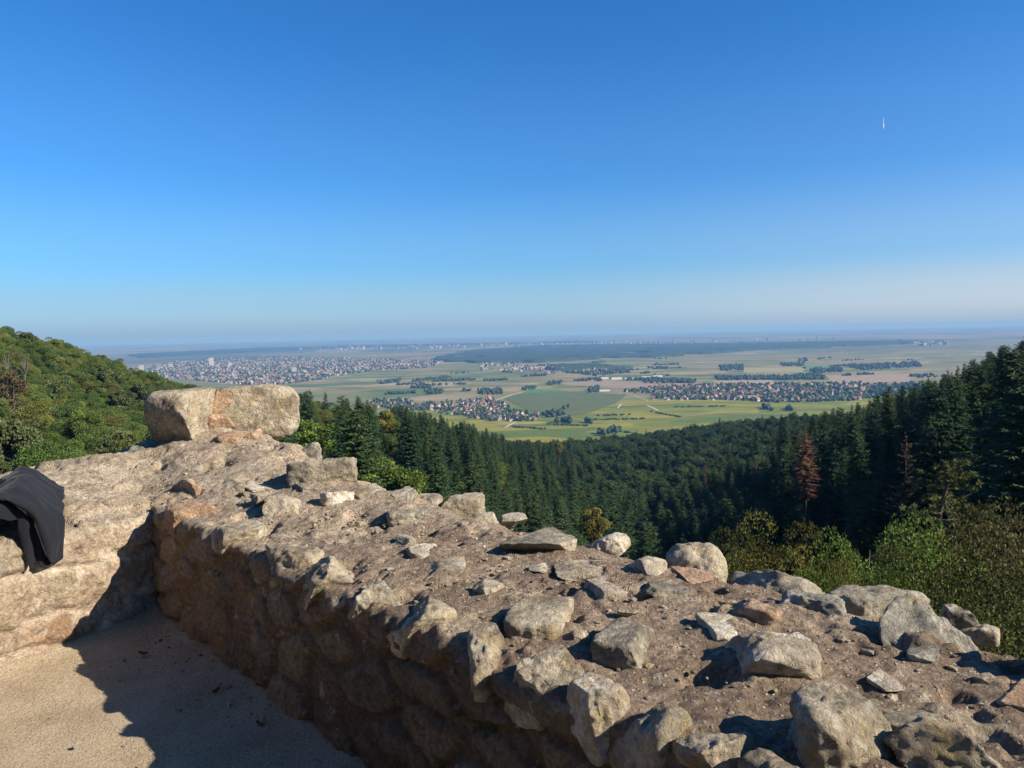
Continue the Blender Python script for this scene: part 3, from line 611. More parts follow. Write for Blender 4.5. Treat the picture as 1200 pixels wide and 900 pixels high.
# ------------------------------------------------------------------ jacket on the side wall
def side_pt(px, py, e):
    d = ray(px, py); t = (P0 @ m_dir + e - EYE @ m_dir) / (d @ m_dir); return EYE + d * t
def catmull(G, n):
    G = np.asarray(G); m = len(G); t = np.linspace(0, m - 1, n); i = np.minimum(t.astype(int), m - 2); f = (t - i)[(...,) + (None,) * (G.ndim - 1)]
    g = lambda k: G[np.clip(i + k, 0, m - 1)]
    return 0.5 * (2 * g(0) + (g(1) - g(-1)) * f + (2 * g(-1) - 5 * g(0) + 4 * g(1) - g(2)) * f ** 2 + (3 * g(0) - g(-1) - 3 * g(1) + g(2)) * f ** 3)
def cloth(name, cols, rows, fold, seed, parent, mat, nu=90, nv=80, th=0.007, stretch=(7, 7, 2.2)):
    G = np.array([[side_pt(c, y, e) for c, y, e in zip(cols, ys, es)] for ys, es in rows])
    G = catmull(G, nv); G = np.swapaxes(catmull(np.swapaxes(G, 0, 1), nu), 0, 1)
    loc = np.stack([(G - P0) @ l_dir, (G - P0) @ m_dir, G[..., 2]], -1)
    w = fold * (0.65 * (1 - np.abs(fbm(loc * stretch, seed, 2)) * 2.2) + 0.35 * fbm(loc * np.array(stretch) * 2.6, seed + 3, 2))
    nrm = np.cross(np.gradient(G, axis=0), np.gradient(G, axis=1)); nrm /= np.linalg.norm(nrm, axis=-1, keepdims=True) + 1e-9
    if (nrm @ -m_dir + nrm[..., 2]).mean() < 0: nrm = -nrm
    G = G + nrm * w[..., None]
    o = link(name, mesh_np(name, G.reshape(-1, 3), grid_faces(nv, nu), [mat]), parent)
    md = o.modifiers.new('thickness', 'SOLIDIFY'); md.thickness = th; md.offset = -1
    return o
t_ = NT('charcoal_fleece'); P_ = t_.pos(); t_.color(t_.mix(1.0, (0.008, 0.0095, 0.0135), t_.ramp(t_.noise(P_, 420, 2), [(0.3, 0.75), (0.7, 1.3)]), 'MULTIPLY')); t_.bump(t_.noise(P_, 500, 3), 0.4, 0.002)
t_.b.inputs['Sheen Weight'].default_value = 0.06; t_.b.inputs['Sheen Roughness'].default_value = 0.5
MAT['fleece'] = t_.m
jack = bpy.data.objects.new('jacket', None); COL.objects.link(jack); tag(jack, 'dark charcoal fleece jacket draped over the sunlit side wall', 'jacket')
C_ = [-95, -50, -10, 8, 22, 36, 50, 62, 74]
cloth('jacket_body', [-95, -50, -10, 8, 22, 36, 48, 57, 66, 74],
      [([612, 600, 582, 574, 566, 564, 570, 576, 578, 580], [.62] * 10),
       ([600, 586, 570, 560, 550, 549, 557, 564, 568, 572], [.45] * 10),
       ([598, 588, 576, 566, 556, 557, 565, 573, 579, 584], [.24] * 10),
       ([598, 590, 580, 574, 568, 574, 584, 592, 598, 602], [.07, .07, .06, .04, .02, 0, -.01, -.02, -.03, -.02]),
       ([600, 592, 583, 582, 582, 590, 603, 616, 622, 622], [-.02, -.02, -.03, -.05, -.06, -.07, -.085, -.09, -.07, -.05]),
       ([601, 593, 584, 586, 590, 598, 614, 640, 642, 641], [-.04, -.04, -.05, -.08, -.09, -.10, -.11, -.10, -.065, -.045]),
       ([602, 593, 583, 587, 593, 601, 621, 655, 659, 654], [-.03, -.03, -.04, -.07, -.08, -.085, -.10, -.085, -.055, -.04])], 0.022, 41, jack, MAT['fleece'], 120, 110)
cloth('front_flap', [-60, -20, 2, 10, 18, 27, 33], [([588, 580, 578, 580, 584, 590, 594], [0] * 7), ([600, 594, 590, 592, 596, 602, 606], [-.04] * 7), ([608, 607, 608, 610, 609, 608, 612], [-.035] * 7)], 0.010, 57, jack, MAT['fleece'], 60, 40)
cloth('sleeve', [22, 29, 35, 41, 45], [([586, 590, 595, 600, 606], [-.03] * 5), ([598, 604, 610, 612, 616], [-.04, -.055, -.06, -.055, -.04]), ([612, 622, 632, 632, 632], [-.03, -.045, -.05, -.045, -.03]), ([622, 636, 652, 646, 642], [-.02, -.035, -.04, -.035, -.02]), ([624, 644, 666, 656, 646], [-.015, -.03, -.03, -.03, -.02])], 0.014, 63, jack, MAT['fleece'], 50, 70)
cloth('sleeve', [40, 46, 52, 58, 63], [([598, 602, 608, 612, 616], [-.05] * 5), ([622, 624, 626, 628, 630], [-.05, -.065, -.07, -.06, -.04]), ([645, 650, 650, 648, 645], [-.035, -.05, -.055, -.05, -.035]), ([652, 664, 664, 662, 655], [-.025, -.04, -.045, -.04, -.03])], 0.010, 71, jack, MAT['fleece'], 50, 60)
cv, cf = tube(catmull(np.array([side_pt(*p) for p in [(-60, 592, .25), (-20, 580, .24), (0, 573, .22), (14, 562, .26), (28, 556, .28), (44, 562, .28), (60, 572, .28), (72, 577, .3)]]), 60), 0.012 + 0.006 * np.sin(np.linspace(0, 3.1, 60)), 10)
link('collar', mesh_np('collar', cv, cf, [MAT['fleece']]), jack)

# dry leaves on the terrace floor
DL = plain('dry_leaf', (0.19, 0.085, 0.035), 0.7)
for i, (px, py) in enumerate([(168, 768), (252, 813), (305, 852)]):
    P = at(px, py, 0.012); u = np.linspace(-1, 1, 7); v_ = np.linspace(-1, 1, 5); U, V2 = np.meshgrid(u, v_, indexing='ij')
    w = np.sqrt(np.clip(1 - U ** 2, 0, 1)) * (0.6 + 0.25 * np.cos(9 * U)); LV = np.stack([U * 0.026, V2 * w * 0.016, 0.006 + 0.010 * U ** 2 + 0.01 * V2 ** 2], -1).reshape(-1, 3)
    o = link('dry_leaf', mesh_np('dry_leaf', LV, grid_faces(7, 5), [DL])); o.location = (P[0], P[1], 0.012); o.rotation_euler = (0.2, 0.1, i * 1.3)
    tag(o, ['brown dry leaf nearest the inner wall corner, in the shadow', 'brown dry leaf at the wall foot in the middle of the floor shadow', 'curled dry leaf close to the wall foot low in the shadow', 'brown dry leaf lowest in the shaded strip by the wall',
            'dry leaf left of the lowest ones in the floor shadow', 'pale dry leaf on the sunlit sandy floor'][i], 'leaf', 'dry leaves on the terrace floor')

# ------------------------------------------------------------------ trees
def kites(B, D, Nn, Lg, Wd):
    """one kite-shaped face each: base B, direction D, side from Nn, length, width"""
    S = np.cross(D, Nn); S /= np.linalg.norm(S, axis=1, keepdims=True) + 1e-9
    mid = B + D * (Lg * 0.45)[:, None]; V = np.stack([B, mid + S * (Wd / 2)[:, None], B + D * Lg[:, None], mid - S * (Wd / 2)[:, None]], 1).reshape(-1, 3)
    return V, np.arange(len(V)).reshape(-1, 4)
def unit(v): return v / (np.linalg.norm(v, axis=-1, keepdims=True) + 1e-9)
def conifer(seed, H=24.0, Rm=3.3, low=0.12, gap=0.42, nb=7, thin=0.0, spr=1.0, shape=0.75):
    rg = np.random.default_rng(seed); B, D, L, W, T = [], [], [], [], []
    h = low * H
    while h < H - 0.4:
        f = (h / H - low) / (1 - low); Rr = Rm * (1 - f) ** shape * min(1, 0.45 + 3 * f) * rg.uniform(0.8, 1.12) + 0.12
        for b in range(max(3, int(round(nb * (0.6 + 0.4 * (1 - f)))))):
            if rg.random() < thin: continue
            az = rg.uniform(0, 6.283); bl = Rr * rg.uniform(0.62, 1.12); dr = rg.uniform(0.12, 0.42) * (1 - 0.9 * f) - 0.25 * f
            ns = max(3, int(bl / 0.2 * spr)); tb = rg.uniform(0.15, 0.85); hb = h + rg.uniform(-gap, gap) * 0.5
            ca, sa = math.cos(az), math.sin(az)
            for i in range(ns):
                s = (i + rg.uniform(0.4, 1.0)) / ns; rr_ = bl * s
                p = np.array([ca * rr_, sa * rr_, hb - dr * rr_ * (0.6 + 0.5 * s) + 0.12 * rr_ * s * s])
                ln = (0.36 * (1.05 - 0.6 * s) + 0.13) * min(1, 0.4 + Rr / 2.2)
                for sg in (-1, -0.35, 0.35, 1) if i < ns - 1 else (-0.45, 0.0, 0.45):
                    w = az + sg * rg.uniform(0.55, 1.1)
                    B.append(p); D.append([math.cos(w), math.sin(w), -rg.uniform(0.05, 0.75)]); L.append(ln * rg.uniform(0.7, 1.25)); W.append(0.32 * ln * rg.uniform(0.8, 1.3)); T.append(np.clip(tb + rg.uniform(-.15, .15), 0, 1))
        h += gap * rg.uniform(0.75, 1.25) * (1 - 0.35 * f)
    for i in range(14):
        w = rg.uniform(0, 6.28); B.append([0, 0, H - rg.uniform(0, 1.3)]); D.append([math.cos(w), math.sin(w), 0.5]); L.append(0.3); W.append(0.1); T.append(0.5)
    B, D, L, W, T = map(np.array, (B, D, L, W, T)); D = unit(D); up = unit(np.array([0, 0, 1.0]) + rg.normal(size=B.shape) * 0.45)
    V, F = kites(B, D, up, L, W)
    tv, tf = tube([(0, 0, -1.5), (0, 0, H * 0.4), (0, 0, H * 0.97)], [0.32, 0.2, 0.03], 7)
    return V, F, np.repeat(T, 4), tv, tf
def broad(seed, H=14.0, Rm=4.2, nl=26, per=190, leaf=0.36, squash=0.62, trunk=True, vt=0.42):
    rg = np.random.default_rng(seed); cz = H * (1 - squash * 0.52); hz = H * squash * 0.5
    B, D, L, W, T, Nn = [], [], [], [], [], []; limbs = []
    for k in range(nl):
        d = unit(rg.normal(size=3)); d[2] = abs(d[2]) * rg.choice([1, 1, 1, -0.6]); q = rg.uniform(0.35, 0.82)
        c = np.array([d[0] * Rm * q, d[1] * Rm * q, cz + d[2] * hz * q * 1.05]); r = Rm * rg.uniform(0.22, 0.40)
        n = int(per * (r / (Rm * 0.3)) ** 2); dd = unit(rg.normal(size=(n, 3))); dd[:, 2] = np.where(rg.random(n) < 0.7, np.abs(dd[:, 2]), dd[:, 2])
        pos = c + dd * (r * rg.uniform(0.55, 1.1, n) ** 0.6)[:, None] * [1, 1, 0.72]
        B.append(pos); D.append(unit(dd * 0.6 + rg.normal(size=(n, 3)) * 0.7)); Nn.append(unit(dd + rg.normal(size=(n, 3)) * 0.6 + [0, 0, .3]))
        L.append(leaf * rg.uniform(0.7, 1.5, n)); W.append(leaf * rg.uniform(0.55, 1.0, n)); T.append(np.clip(rg.normal(0.45, 0.22) + rg.normal(0, 0.15, n), 0, 1)); limbs.append(c)
    V, F = kites(np.concatenate(B), np.concatenate(D), np.concatenate(Nn), np.concatenate(L), np.concatenate(W))
    st_ = H / np.percentile(V[:, 2], 99.8); V[:, 2] *= st_
    fork = np.array([0, 0, H * vt]); parts = [tube([(0, 0, -1.5), (0.05, 0, H * 0.2), fork], [0.026 * H ** .9, 0.02 * H ** .9, 0.016 * H ** .9], 7)]
    for c in limbs[::2]: parts.append(tube([fork - [0, 0, H * 0.06], fork * 0.45 + c * 0.55 + [0, 0, .15], c], [0.009 * H, 0.006 * H, 0.002 * H], 5))
    tv, tf = join(parts)
    return V, F, np.repeat(np.concatenate(T), 4), tv, tf
def make_tree(kind, data, crown_mat, trunk_mat='bark'):
    """returns crown mesh, trunk mesh and the two in one mesh (for the far mass)"""
    V, F, T, tv, tf = data; T3 = np.stack([T, T, T], -1)
    cm = mesh_np(kind + '_crown', V, F, [MAT[crown_mat]], False, attrs={'tint': T3})
    tm = mesh_np(kind + '_trunk', tv, tf, [MAT[trunk_mat]])
    AV, AF = join([(V, F), (tv, tf)]); am = mesh_np(kind, AV, AF, [MAT[crown_mat], MAT[trunk_mat]], False, np.r_[np.zeros(len(F), int), np.ones(len(tf), int)], {'tint': np.vstack([T3, np.full((len(tv), 3), .5)])})
    return cm, tm, am
def plant(name, meshes, loc, scale, rz, label, cat, group=None, tilt=(0, 0)):
    e = bpy.data.objects.new(name, None); COL.objects.link(e); e.location = loc; e.rotation_euler = (tilt[0], tilt[1], rz); e.scale = scale
    tag(e, label, cat, group)
    link('trunk', meshes[1], e); link('crown', meshes[0], e)
    return e
PROTO = {
    'spruce': [make_tree('spruce', conifer(s, 24, rm, lo, sh_gap, nb, 0.06, 1.0, shp), 'needles') for s, rm, lo, sh_gap, nb, shp in ((1, 4.0, .06, .34, 12, .70), (2, 3.5, .08, .34, 11, .78), (3, 4.5, .06, .36, 13, .64), (4, 3.2, .12, .34, 10, .82), (5, 3.9, .08, .40, 11, .6))],
    'oak': [make_tree('oak', broad(s, 14, rm, nl + 8, 480, .2, sq), 'leaves') for s, rm, nl, sq in ((11, 4.2, 26, .62), (12, 3.7, 22, .75), (13, 4.6, 30, .55), (14, 3.9, 26, .68))],
    'far': [make_tree('far', broad(s, 14, rm, nl, 150, .42, sq), 'far_leaves') for s, rm, nl, sq in ((21, 4.6, 18, .62), (22, 4.0, 16, .72))],
    'pine': [make_tree('pine', broad(s, 15, rm, 20, 330, .42, .6, vt=.5), 'pine_needles') for s, rm in ((31, 3.3), (32, 3.8))],
}
GROUPS = {'spruce': 'spruce', 'oak': 'oak', 'far': 'far', 'pine': 'pine'}
# where trees stand: a jittered grid over the valley and both hillsides
rg = np.random.default_rng(99)
def grid_pts(x0, x1, y0, y1, st):
    gx, gy = np.meshgrid(np.arange(x0, x1, st), np.arange(y0, y1, st), indexing='ij')
    return np.stack([(gx + rg.uniform(-.42, .42, gx.shape) * st).ravel(), (gy + rg.uniform(-.42, .42, gx.shape) * st).ravel()], 1)
pts = np.concatenate([grid_pts(-330, 300, 6, 420, 5.4), grid_pts(-680, 720, 420, 1000, 7.4)])
pd = np.hypot(pts[:, 0], pts[:, 1]); pa = np.degrees(np.arctan2(pts[:, 0], pts[:, 1]))
k = (np.abs(pa) < 46) & (pd < 960 + 60 * vnoise(np.c_[pts / 80, 0 * pd], 5)); pts, pd, pa = pts[k], pd[k], pa[k]
pz = ground(pts[:, 0], pts[:, 1])
left = (pa < -17.5) | ((pa < -13) & (vnoise(np.c_[pts / 30, 0 * pd], 8) > 0.1) & (pd < 230)) | ((pa < -9) & (pd > 250))
farw = (pd > 600 + 90 * vnoise(np.c_[pts / 60, 0 * pd], 12)) | ((pd > 330 + 60 * vnoise(np.c_[pts / 50, 0 * pd], 15)) & (pa > 4.5))
u = rg.random(len(pts)); clump = vnoise(np.c_[pts / 22, 0 * pd], 21)
sp = np.where(left, np.where(u < 0.16, 'pine', 'oak'), np.where(farw, np.where(u < 0.02, 'spruce', 'far'), np.where((u < 0.06) | (clump > 0.62), 'oak', 'spruce')))
sp = np.where((pd < 170) & (sp == 'oak') & ~left, 'spruce', sp)
hh = np.where(sp == 'spruce', rg.normal(26.5, 3.2, len(pts)), rg.normal(13.5, 2.0, len(pts))); hh = np.clip(hh, 9, 31)
hh = np.where((sp == 'oak') & ~left, hh + 3, hh)
dens = rg.random(len(pts)); ok = ((sp == 'spruce') & (dens < np.where(pd < 420, 0.58, 0.8))) | ((sp == 'oak') & (dens < 0.85)) | ((sp == 'far') & (dens < 0.75)) | ((sp == 'pine') & (dens < 0.6))
# keep the near slope open for the shrubs right below the wall, and the spots of the singled-out trees
MANUAL = []      # (name, kind mesh list, px, ptop, dist, height, width factor, label, cat)
ok &= (pd > np.interp(pa, [-46, -30, -15, 0, 15, 24, 33, 46], [85, 85, 80, 110, 118, 85, 50, 40]))
pts, pd, pa, pz, sp, hh = (q[ok] for q in (pts, pd, pa, pz, sp, hh))

def single(name, data_or_mesh, px, ptop, dist, H0, Hm, wf, label, cat, rz=0.0, tilt=(0, 0), gz=None):
    P = atd(px, ptop, dist); s = Hm / H0
    e = plant(name, data_or_mesh, (P[0], P[1], P[2] - Hm), (s * wf, s * wf, s), rz, label, cat, tilt=tilt)
    CLEAR.append((P[0], P[1], 3.2 * wf * s if dist > 60 else 2.0, px, ptop, dist, FPX * 2.6 * wf * s / dist)); return e
CLEAR = []
dead = make_tree('dead', conifer(51, 24, 3.6, .12, .45, 8, .08, 0.9), 'dead_needles'); brown = make_tree('brown', conifer(52, 24, 4.2, .1, .75, 6, .2, 0.9, 0.55), 'brown_needles')
single('dead_spruce', dead, 944, 500, 150, 24, 15, 1.7, 'rust-red dead spruce standing out among the green spruces in mid forest', 'conifer')
single('browning_spruce', brown, 1062, 506, 95, 24, 22, 0.9, 'browning spruce with drooping layered branches in the dark right slope', 'conifer', 1.0)
single('dead_spruce', dead, 886, 535, 270, 24, 22, 0.8, 'small reddish dead spruce below and left of the large rust-red one', 'conifer', 2.0)
single('dead_spruce', dead, 826, 541, 330, 24, 22, 0.6, 'slim reddish dying spruce furthest left of the reddish ones', 'conifer', 4.0)
single('tall_spruce', PROTO['spruce'][2], 1150, 424, 118, 24, 30, 1.0, 'tall layered spruce with tiered branches near the top of the right slope', 'conifer', 0.4)
single('tall_spruce', PROTO['spruce'][0], 480, 484, 150, 24, 30, 1.15, 'broad dark spruce rising alone in front of the village right of the stone pile', 'conifer', 1.4)
single('tall_spruce', PROTO['spruce'][1], 381, 458, 235, 24, 28, 1.0, 'pointed spruce nearest the right side of the stone pile', 'conifer', 2.4)
single('tall_spruce', PROTO['spruce'][4], 1042, 450, 185, 24, 27, 1.0, 'spruce with a sharp tip sticking out over the village at the right slope edge', 'conifer', 0.9)
bare = make_tree('bare', broad(61, 13, 3.6, 30, 5, .2, .7), 'brown_needles', 'grey_bark')
single('bare_tree', bare, 6, 404, 262, 13, 12, 0.8, 'grey leafless tree at the left picture edge high on the left hill', 'bare tree')
single('bare_tree', bare, 27, 407, 255, 13, 12, 0.8, 'grey leafless tree just right of another one high on the left hill', 'bare tree', 2.0)
pinkish = make_tree('withered', broad(62, 14, 3.4, 22, 120, .34, .75), 'brown_needles', 'grey_bark')
single('withered_tree', pinkish, 13, 436, 205, 14, 15, 1.0, 'brown withered tree below the grey leafless trees on the left hill', 'withered tree')
single('grey_green_pine', PROTO['pine'][1], 12, 492, 150, 15, 16, 1.0, 'bluish grey pine at the left picture edge above the jacket', 'pine tree')
bright = make_tree('bright', broad(63, 14, 4.4, 30, 200, .34, .7), 'green_leaves')
single('bright_broadleaf', bright, 462, 538, 108, 14, 17, 0.95, 'bright green broadleaf tree right of the thick grey block', 'broadleaf tree')
single('bright_broadleaf', bright, 372, 492, 150, 14, 16, 1.2, 'sunny green broadleaf tree just right of the stone pile below the spruces', 'broadleaf tree', 1.0)
yel = make_tree('yellowing', broad(64, 14, 3.6, 26, 200, .34, .7), 'yellow_leaves')
single('yellowing_tree', yel, 452, 481, 240, 14, 15, 0.9, 'yellowing tree tucked behind the broad dark spruce right of the stone pile', 'broadleaf tree')
single('yellowing_tree', yel, 695, 596, 185, 14, 17, 0.9, 'yellow-green broadleaf tree among spruces above the long pale rock', 'broadleaf tree', 2.0)
single('yellowing_tree', yel, 655, 519, 520, 14, 15, 1.0, 'pale yellow-green tree at the forest edge in front of the vineyards', 'broadleaf tree', 3.0)
# shrubs and young trees right below the wall
sh = {m: make_tree('shrub', broad(s, 7.4, 3.0, 24, 330, .085, .85, vt=.3), m) for s, m in ((71, 'green_leaves'), (72, 'yellow_leaves'), (73, 'olive_leaves'), (74, 'rust_leaves'))}
single('young_tree', sh['yellow_leaves'], 905, 617, 34, 7, 8.5, 0.62, 'yellowish young tree behind the wide low pitted boulder', 'young tree')
single('young_tree', sh['olive_leaves'], 860, 630, 36, 7, 8, 0.55, 'olive young tree just behind the dome-shaped boulder', 'young tree', 1.0)
single('leafy_shrub', sh['green_leaves'], 972, 638, 17, 7, 5, 0.55, 'bright yellow-green shrub behind the pitted boulder left of the grey slab', 'shrub')
single('leafy_shrub', sh['yellow_leaves'], 992, 668, 15, 7, 4.5, 0.45, 'small yellow shrub touching the left end of the grey slab', 'shrub', 2.0)
single('leafy_shrub', sh['green_leaves'], 1078, 622, 19, 7, 6.5, 0.66, 'large green shrub behind the sloping grey slab', 'shrub', 1.0)
single('leafy_shrub', sh['olive_leaves'], 1040, 655, 16, 7, 5, 0.55, 'darker olive shrub low between the bare sapling and the large green shrub', 'shrub', 2.5)
single('leafy_shrub', sh['rust_leaves'], 1140, 612, 21, 7, 7.6, 0.62, 'rusty olive young tree below the leaning pine', 'young tree', 0.5)
single('leafy_shrub', sh['rust_leaves'], 1196, 618, 17, 7, 7, 0.62, 'rusty dark shrub at the right picture edge', 'shrub', 4.0)
single('leafy_shrub', sh['olive_leaves'], 1130, 668, 13, 7, 5, 0.6, 'olive shrub directly behind the rough bluish boulder', 'shrub', 3.0)
single('leafy_shrub', sh['olive_leaves'], 1215, 680, 12, 7, 5, 0.7, 'olive shrub at the lower right end of the wall, half cut by the picture edge', 'shrub', 1.7)
sap = make_tree('sapling', broad(65, 7, 1.6, 34, 3, .06, .8, vt=.3), 'brown_needles', 'grey_bark')
single('bare_sapling', sap, 1016, 612, 21, 7, 5.5, 0.9, 'leafless grey sapling in front of the dark slope', 'bare tree')
# the leaning pine: tufts of long needles on upswept branches
def tuft_pine(seed):
    rg = np.random.default_rng(seed); B, D, L, W, T, N2 = [], [], [], [], [], []; parts = [tube([(0.6, 0, -1), (0.35, 0, 4), (0, 0, 7.4), (-0.5, 0, 9.0)], [.16, .12, .07, .02], 7)]
    for h in np.arange(3.5, 9.0, 0.36):
        f = (h - 3.5) / 5.5
        for b in range(5):
            az = rg.uniform(0, 6.28); bl = (2.3 * (1 - f) + 0.45) * rg.uniform(.6, 1.15); x0 = 0.35 - 0.85 * f
            e = np.array([x0 + math.cos(az) * bl, math.sin(az) * bl, h + 0.22 * bl - 0.1 * (1 - f) * bl]); s0 = np.array([x0, 0, h]); m = (s0 + e) / 2 - [0, 0, .1]
            parts.append(tube([s0, m, e], [.03, .02, .008], 5))
            for q in np.linspace(0.4, 1, max(3, int(bl / .2))):
                c = s0 * (1 - q) ** 2 + 2 * m * q * (1 - q) + e * q * q + rg.normal(size=3) * 0.10; n = 46; d = unit(rg.normal(size=(n, 3)) + (e - s0) / bl * 0.7 + [0, 0, .35])
                B.append(np.tile(c, (n, 1))); D.append(d); N2.append(rg.normal(size=(n, 3))); L.append(rg.uniform(.10, .2, n)); W.append(np.full(n, .022)); T.append(np.full(n, np.clip(rg.normal(.5, .25), 0, 1)))
    V, F = kites(*(np.concatenate(q) for q in (B, D, N2, L, W))); tv, tf = join(parts)
    return V, F, np.repeat(np.concatenate(T), 4), tv, tf
tp = make_tree('tuft_pine', tuft_pine(5), 'tuft_needles')
single('leaning_pine', tp, 1122, 545, 32, 9, 9.5, 1.2, 'pine with tufted long-needled branches leaning over the shrubs at right', 'pine tree', 3.3, (0, R(5)))

cl = np.array([c[:3] for c in CLEAR])
bad = (np.hypot(pts[:, None, 0] - cl[None, :, 0], pts[:, None, 1] - cl[None, :, 1]) < cl[None, :, 2]).any(1)
# nothing may stand in front of the singled-out trees
Pm = np.c_[pts, pz + hh] - EYE; dep = Pm @ _f; tx = 600 + FPX * (Pm @ _r) / dep; ty = 450 - FPX * (Pm @ _u) / dep; hw = np.where(sp == 'spruce', 2.8, 3.6) / pd * FPX
for (cx, cy, cr, px, ptop, dist, hwp) in CLEAR:
    if dist > 60: bad |= (np.abs(tx - px) < 0.55 * (hw + hwp)) & (pd < dist) & (ty < ptop + 5.0 * hwp)
pts, pd, pa, pz, sp, hh = (q[~bad] for q in (pts, pd, pa, pz, sp, hh))
SKYL = np.interp(np.linspace(-400, 1600, 401), [-400, 0, 60, 130, 200, 245, 350, 430, 487, 560, 620, 700, 780, 860, 930, 960, 1000, 1040, 1100, 1150, 1200, 1600], [260, 383, 398, 423, 449, 459, 458, 468, 482, 500, 520, 513, 499, 490, 481, 484, 476, 457, 440, 416, 390, 260])
P2 = np.c_[pts, pz + hh] - EYE; dp2 = P2 @ _f; tx2 = 600 + FPX * (P2 @ _r) / dp2; ty2 = 450 - FPX * (P2 @ _u) / dp2
over = np.interp(tx2, np.linspace(-400, 1600, 401), SKYL) + rg.uniform(-5, 9, len(pts)) - ty2
cut = np.clip(over, 0, None) * pd / FPX; kk = (hh - cut) > 0.5 * hh; hh = hh - cut
pts, pd, pa, pz, sp, hh = (q[kk] for q in (pts, pd, pa, pz, sp, hh))
# which trees the picture shows largest: a small id buffer painted from far to near
BW, BH = 600, 450; buf = np.full((BH, BW), -1, np.int32)
tx, ty, _ = proj(np.c_[pts, pz + hh].reshape(-1, 3).T.T) if False else (None, None, None)
Pm = np.c_[pts, pz + hh] - EYE; dep = Pm @ _f; tx = 600 + FPX * (Pm @ _r) / dep; ty = 450 - FPX * (Pm @ _u) / dep
half = np.where(sp == 'spruce', 0.14, 0.29) * hh / dep * FPX; tall = hh / dep * FPX * np.where(sp == 'spruce', 0.8, 0.6)
for i in np.argsort(-dep):
    y0, y1 = ty[i] / 2, (ty[i] + tall[i]) / 2
    for yy in range(max(0, int(y0)), min(BH, int(y1) + 1)):
        q = (yy - y0 + 0.5) / max(1e-3, y1 - y0); w = half[i] / 2 * (max(0.08, q) if sp[i] == 'spruce' else math.sqrt(max(0.02, 1 - (2 * q - 1) ** 2)))
        xa, xb = int(round(tx[i] / 2 - w)), int(round(tx[i] / 2 + w)) + 1
        if xb > 0 and xa < BW: buf[yy, max(0, xa):max(0, xb)] = i
WP = [(0, 560), (75, 555), (150, 535), (177, 520), (177, 458), (346, 455), (346, 515), (414, 535), (414, 570), (540, 580), (640, 610), (700, 625), (780, 640), (850, 640), (965, 680), (1060, 700), (1140, 705), (1201, 740)]
wl = np.interp(np.arange(BW) * 2, [p[0] for p in WP], [p[1] for p in WP])
for x in range(BW): buf[int(wl[x] / 2):, x] = -1
vis = np.bincount(buf[buf >= 0], minlength=len(pts))
def where_label(kind, x, y, d, a):
    if kind in ('oak', 'pine'):
        nm = 'pine with an open olive crown' if kind == 'pine' else 'round green broadleaf tree'
        if a < -13:
            top = np.interp(x, [0, 60, 130, 200, 245, 350], [388, 405, 430, 452, 462, 475])
            if y < top + 16: return nm + ' along the top edge of the left hill', kind + 's on the left hill top'
            if y > 490: return nm + ' low on the left hill right behind the side wall', kind + 's low on the left hill'
            return nm + ' halfway up the sunlit left hill', kind + 's on the left hill'
        if x < 640: return nm + ' mixed into the spruces right of the stone pile', kind + 's among the spruces'
        return nm + ' mixed into the dark spruces of the right slope', kind + 's on the right slope'
    if kind == 'far': return 'small rounded tree in the distant wood before the vineyards', 'trees of the distant wood'
    if a < -13: return 'dark spruce sticking up among the round trees of the left hill', 'spruces on the left hill'
    if x < 560: return 'dark green spruce in the stand right of the stone pile', 'spruces right of the stone pile'
    if x < 840 and y < 570: return 'slender spruce in the sunlit middle of the valley forest', 'spruces in mid valley'
    if x < 840: return 'spruce low in the shady valley just above the wall top', 'spruces low in the valley'
    if y < np.interp(x, [840, 960, 1040, 1100, 1150, 1200], [510, 500, 482, 462, 440, 415]): return 'spruce along the upper edge of the right slope against the plain', 'spruces on the right skyline'
    return 'dark spruce on the shaded right slope', 'spruces on the right slope'
stuffers = {'spruce': [], 'oak': [], 'far': [], 'pine': []}
NAMES = {'spruce': 'spruce_tree', 'oak': 'broadleaf_tree', 'far': 'woodland_tree', 'pine': 'pine_tree'}
CATS = {'spruce': 'conifer', 'oak': 'broadleaf tree', 'far': 'woodland tree', 'pine': 'pine tree'}
QUOTA = {'spruce': 270, 'oak': 260, 'far': 285, 'pine': 250}
H0 = {'spruce': 24, 'oak': 14, 'far': 14, 'pine': 15}
rz = rg.uniform(0, 6.28, len(pts)); pick = rg.integers(0, 100, len(pts)); wf = rg.uniform(0.95, 1.45, len(pts)) * np.where(sp == 'spruce', 1.0, 0.85)
for kind in stuffers:
    idx = np.where(sp == kind)[0]; order = idx[np.argsort(-vis[idx] - 0.001 / pd[idx])]
    for n, i in enumerate(order):
        pr = PROTO[kind]
        if n < QUOTA[kind] and vis[i] > 0:
            lb, gp = where_label(kind, tx[i], ty[i], pd[i], pa[i]); s = hh[i] / H0[kind]
            plant(NAMES[kind], pr[pick[i] % len(pr)], (pts[i, 0], pts[i, 1], pz[i]), (s * wf[i], s * wf[i], s), rz[i], lb, CATS[kind], gp)
        elif vis[i] > 0 or pick[i] < 60 or pd[i] < 300: stuffers[kind].append(i)
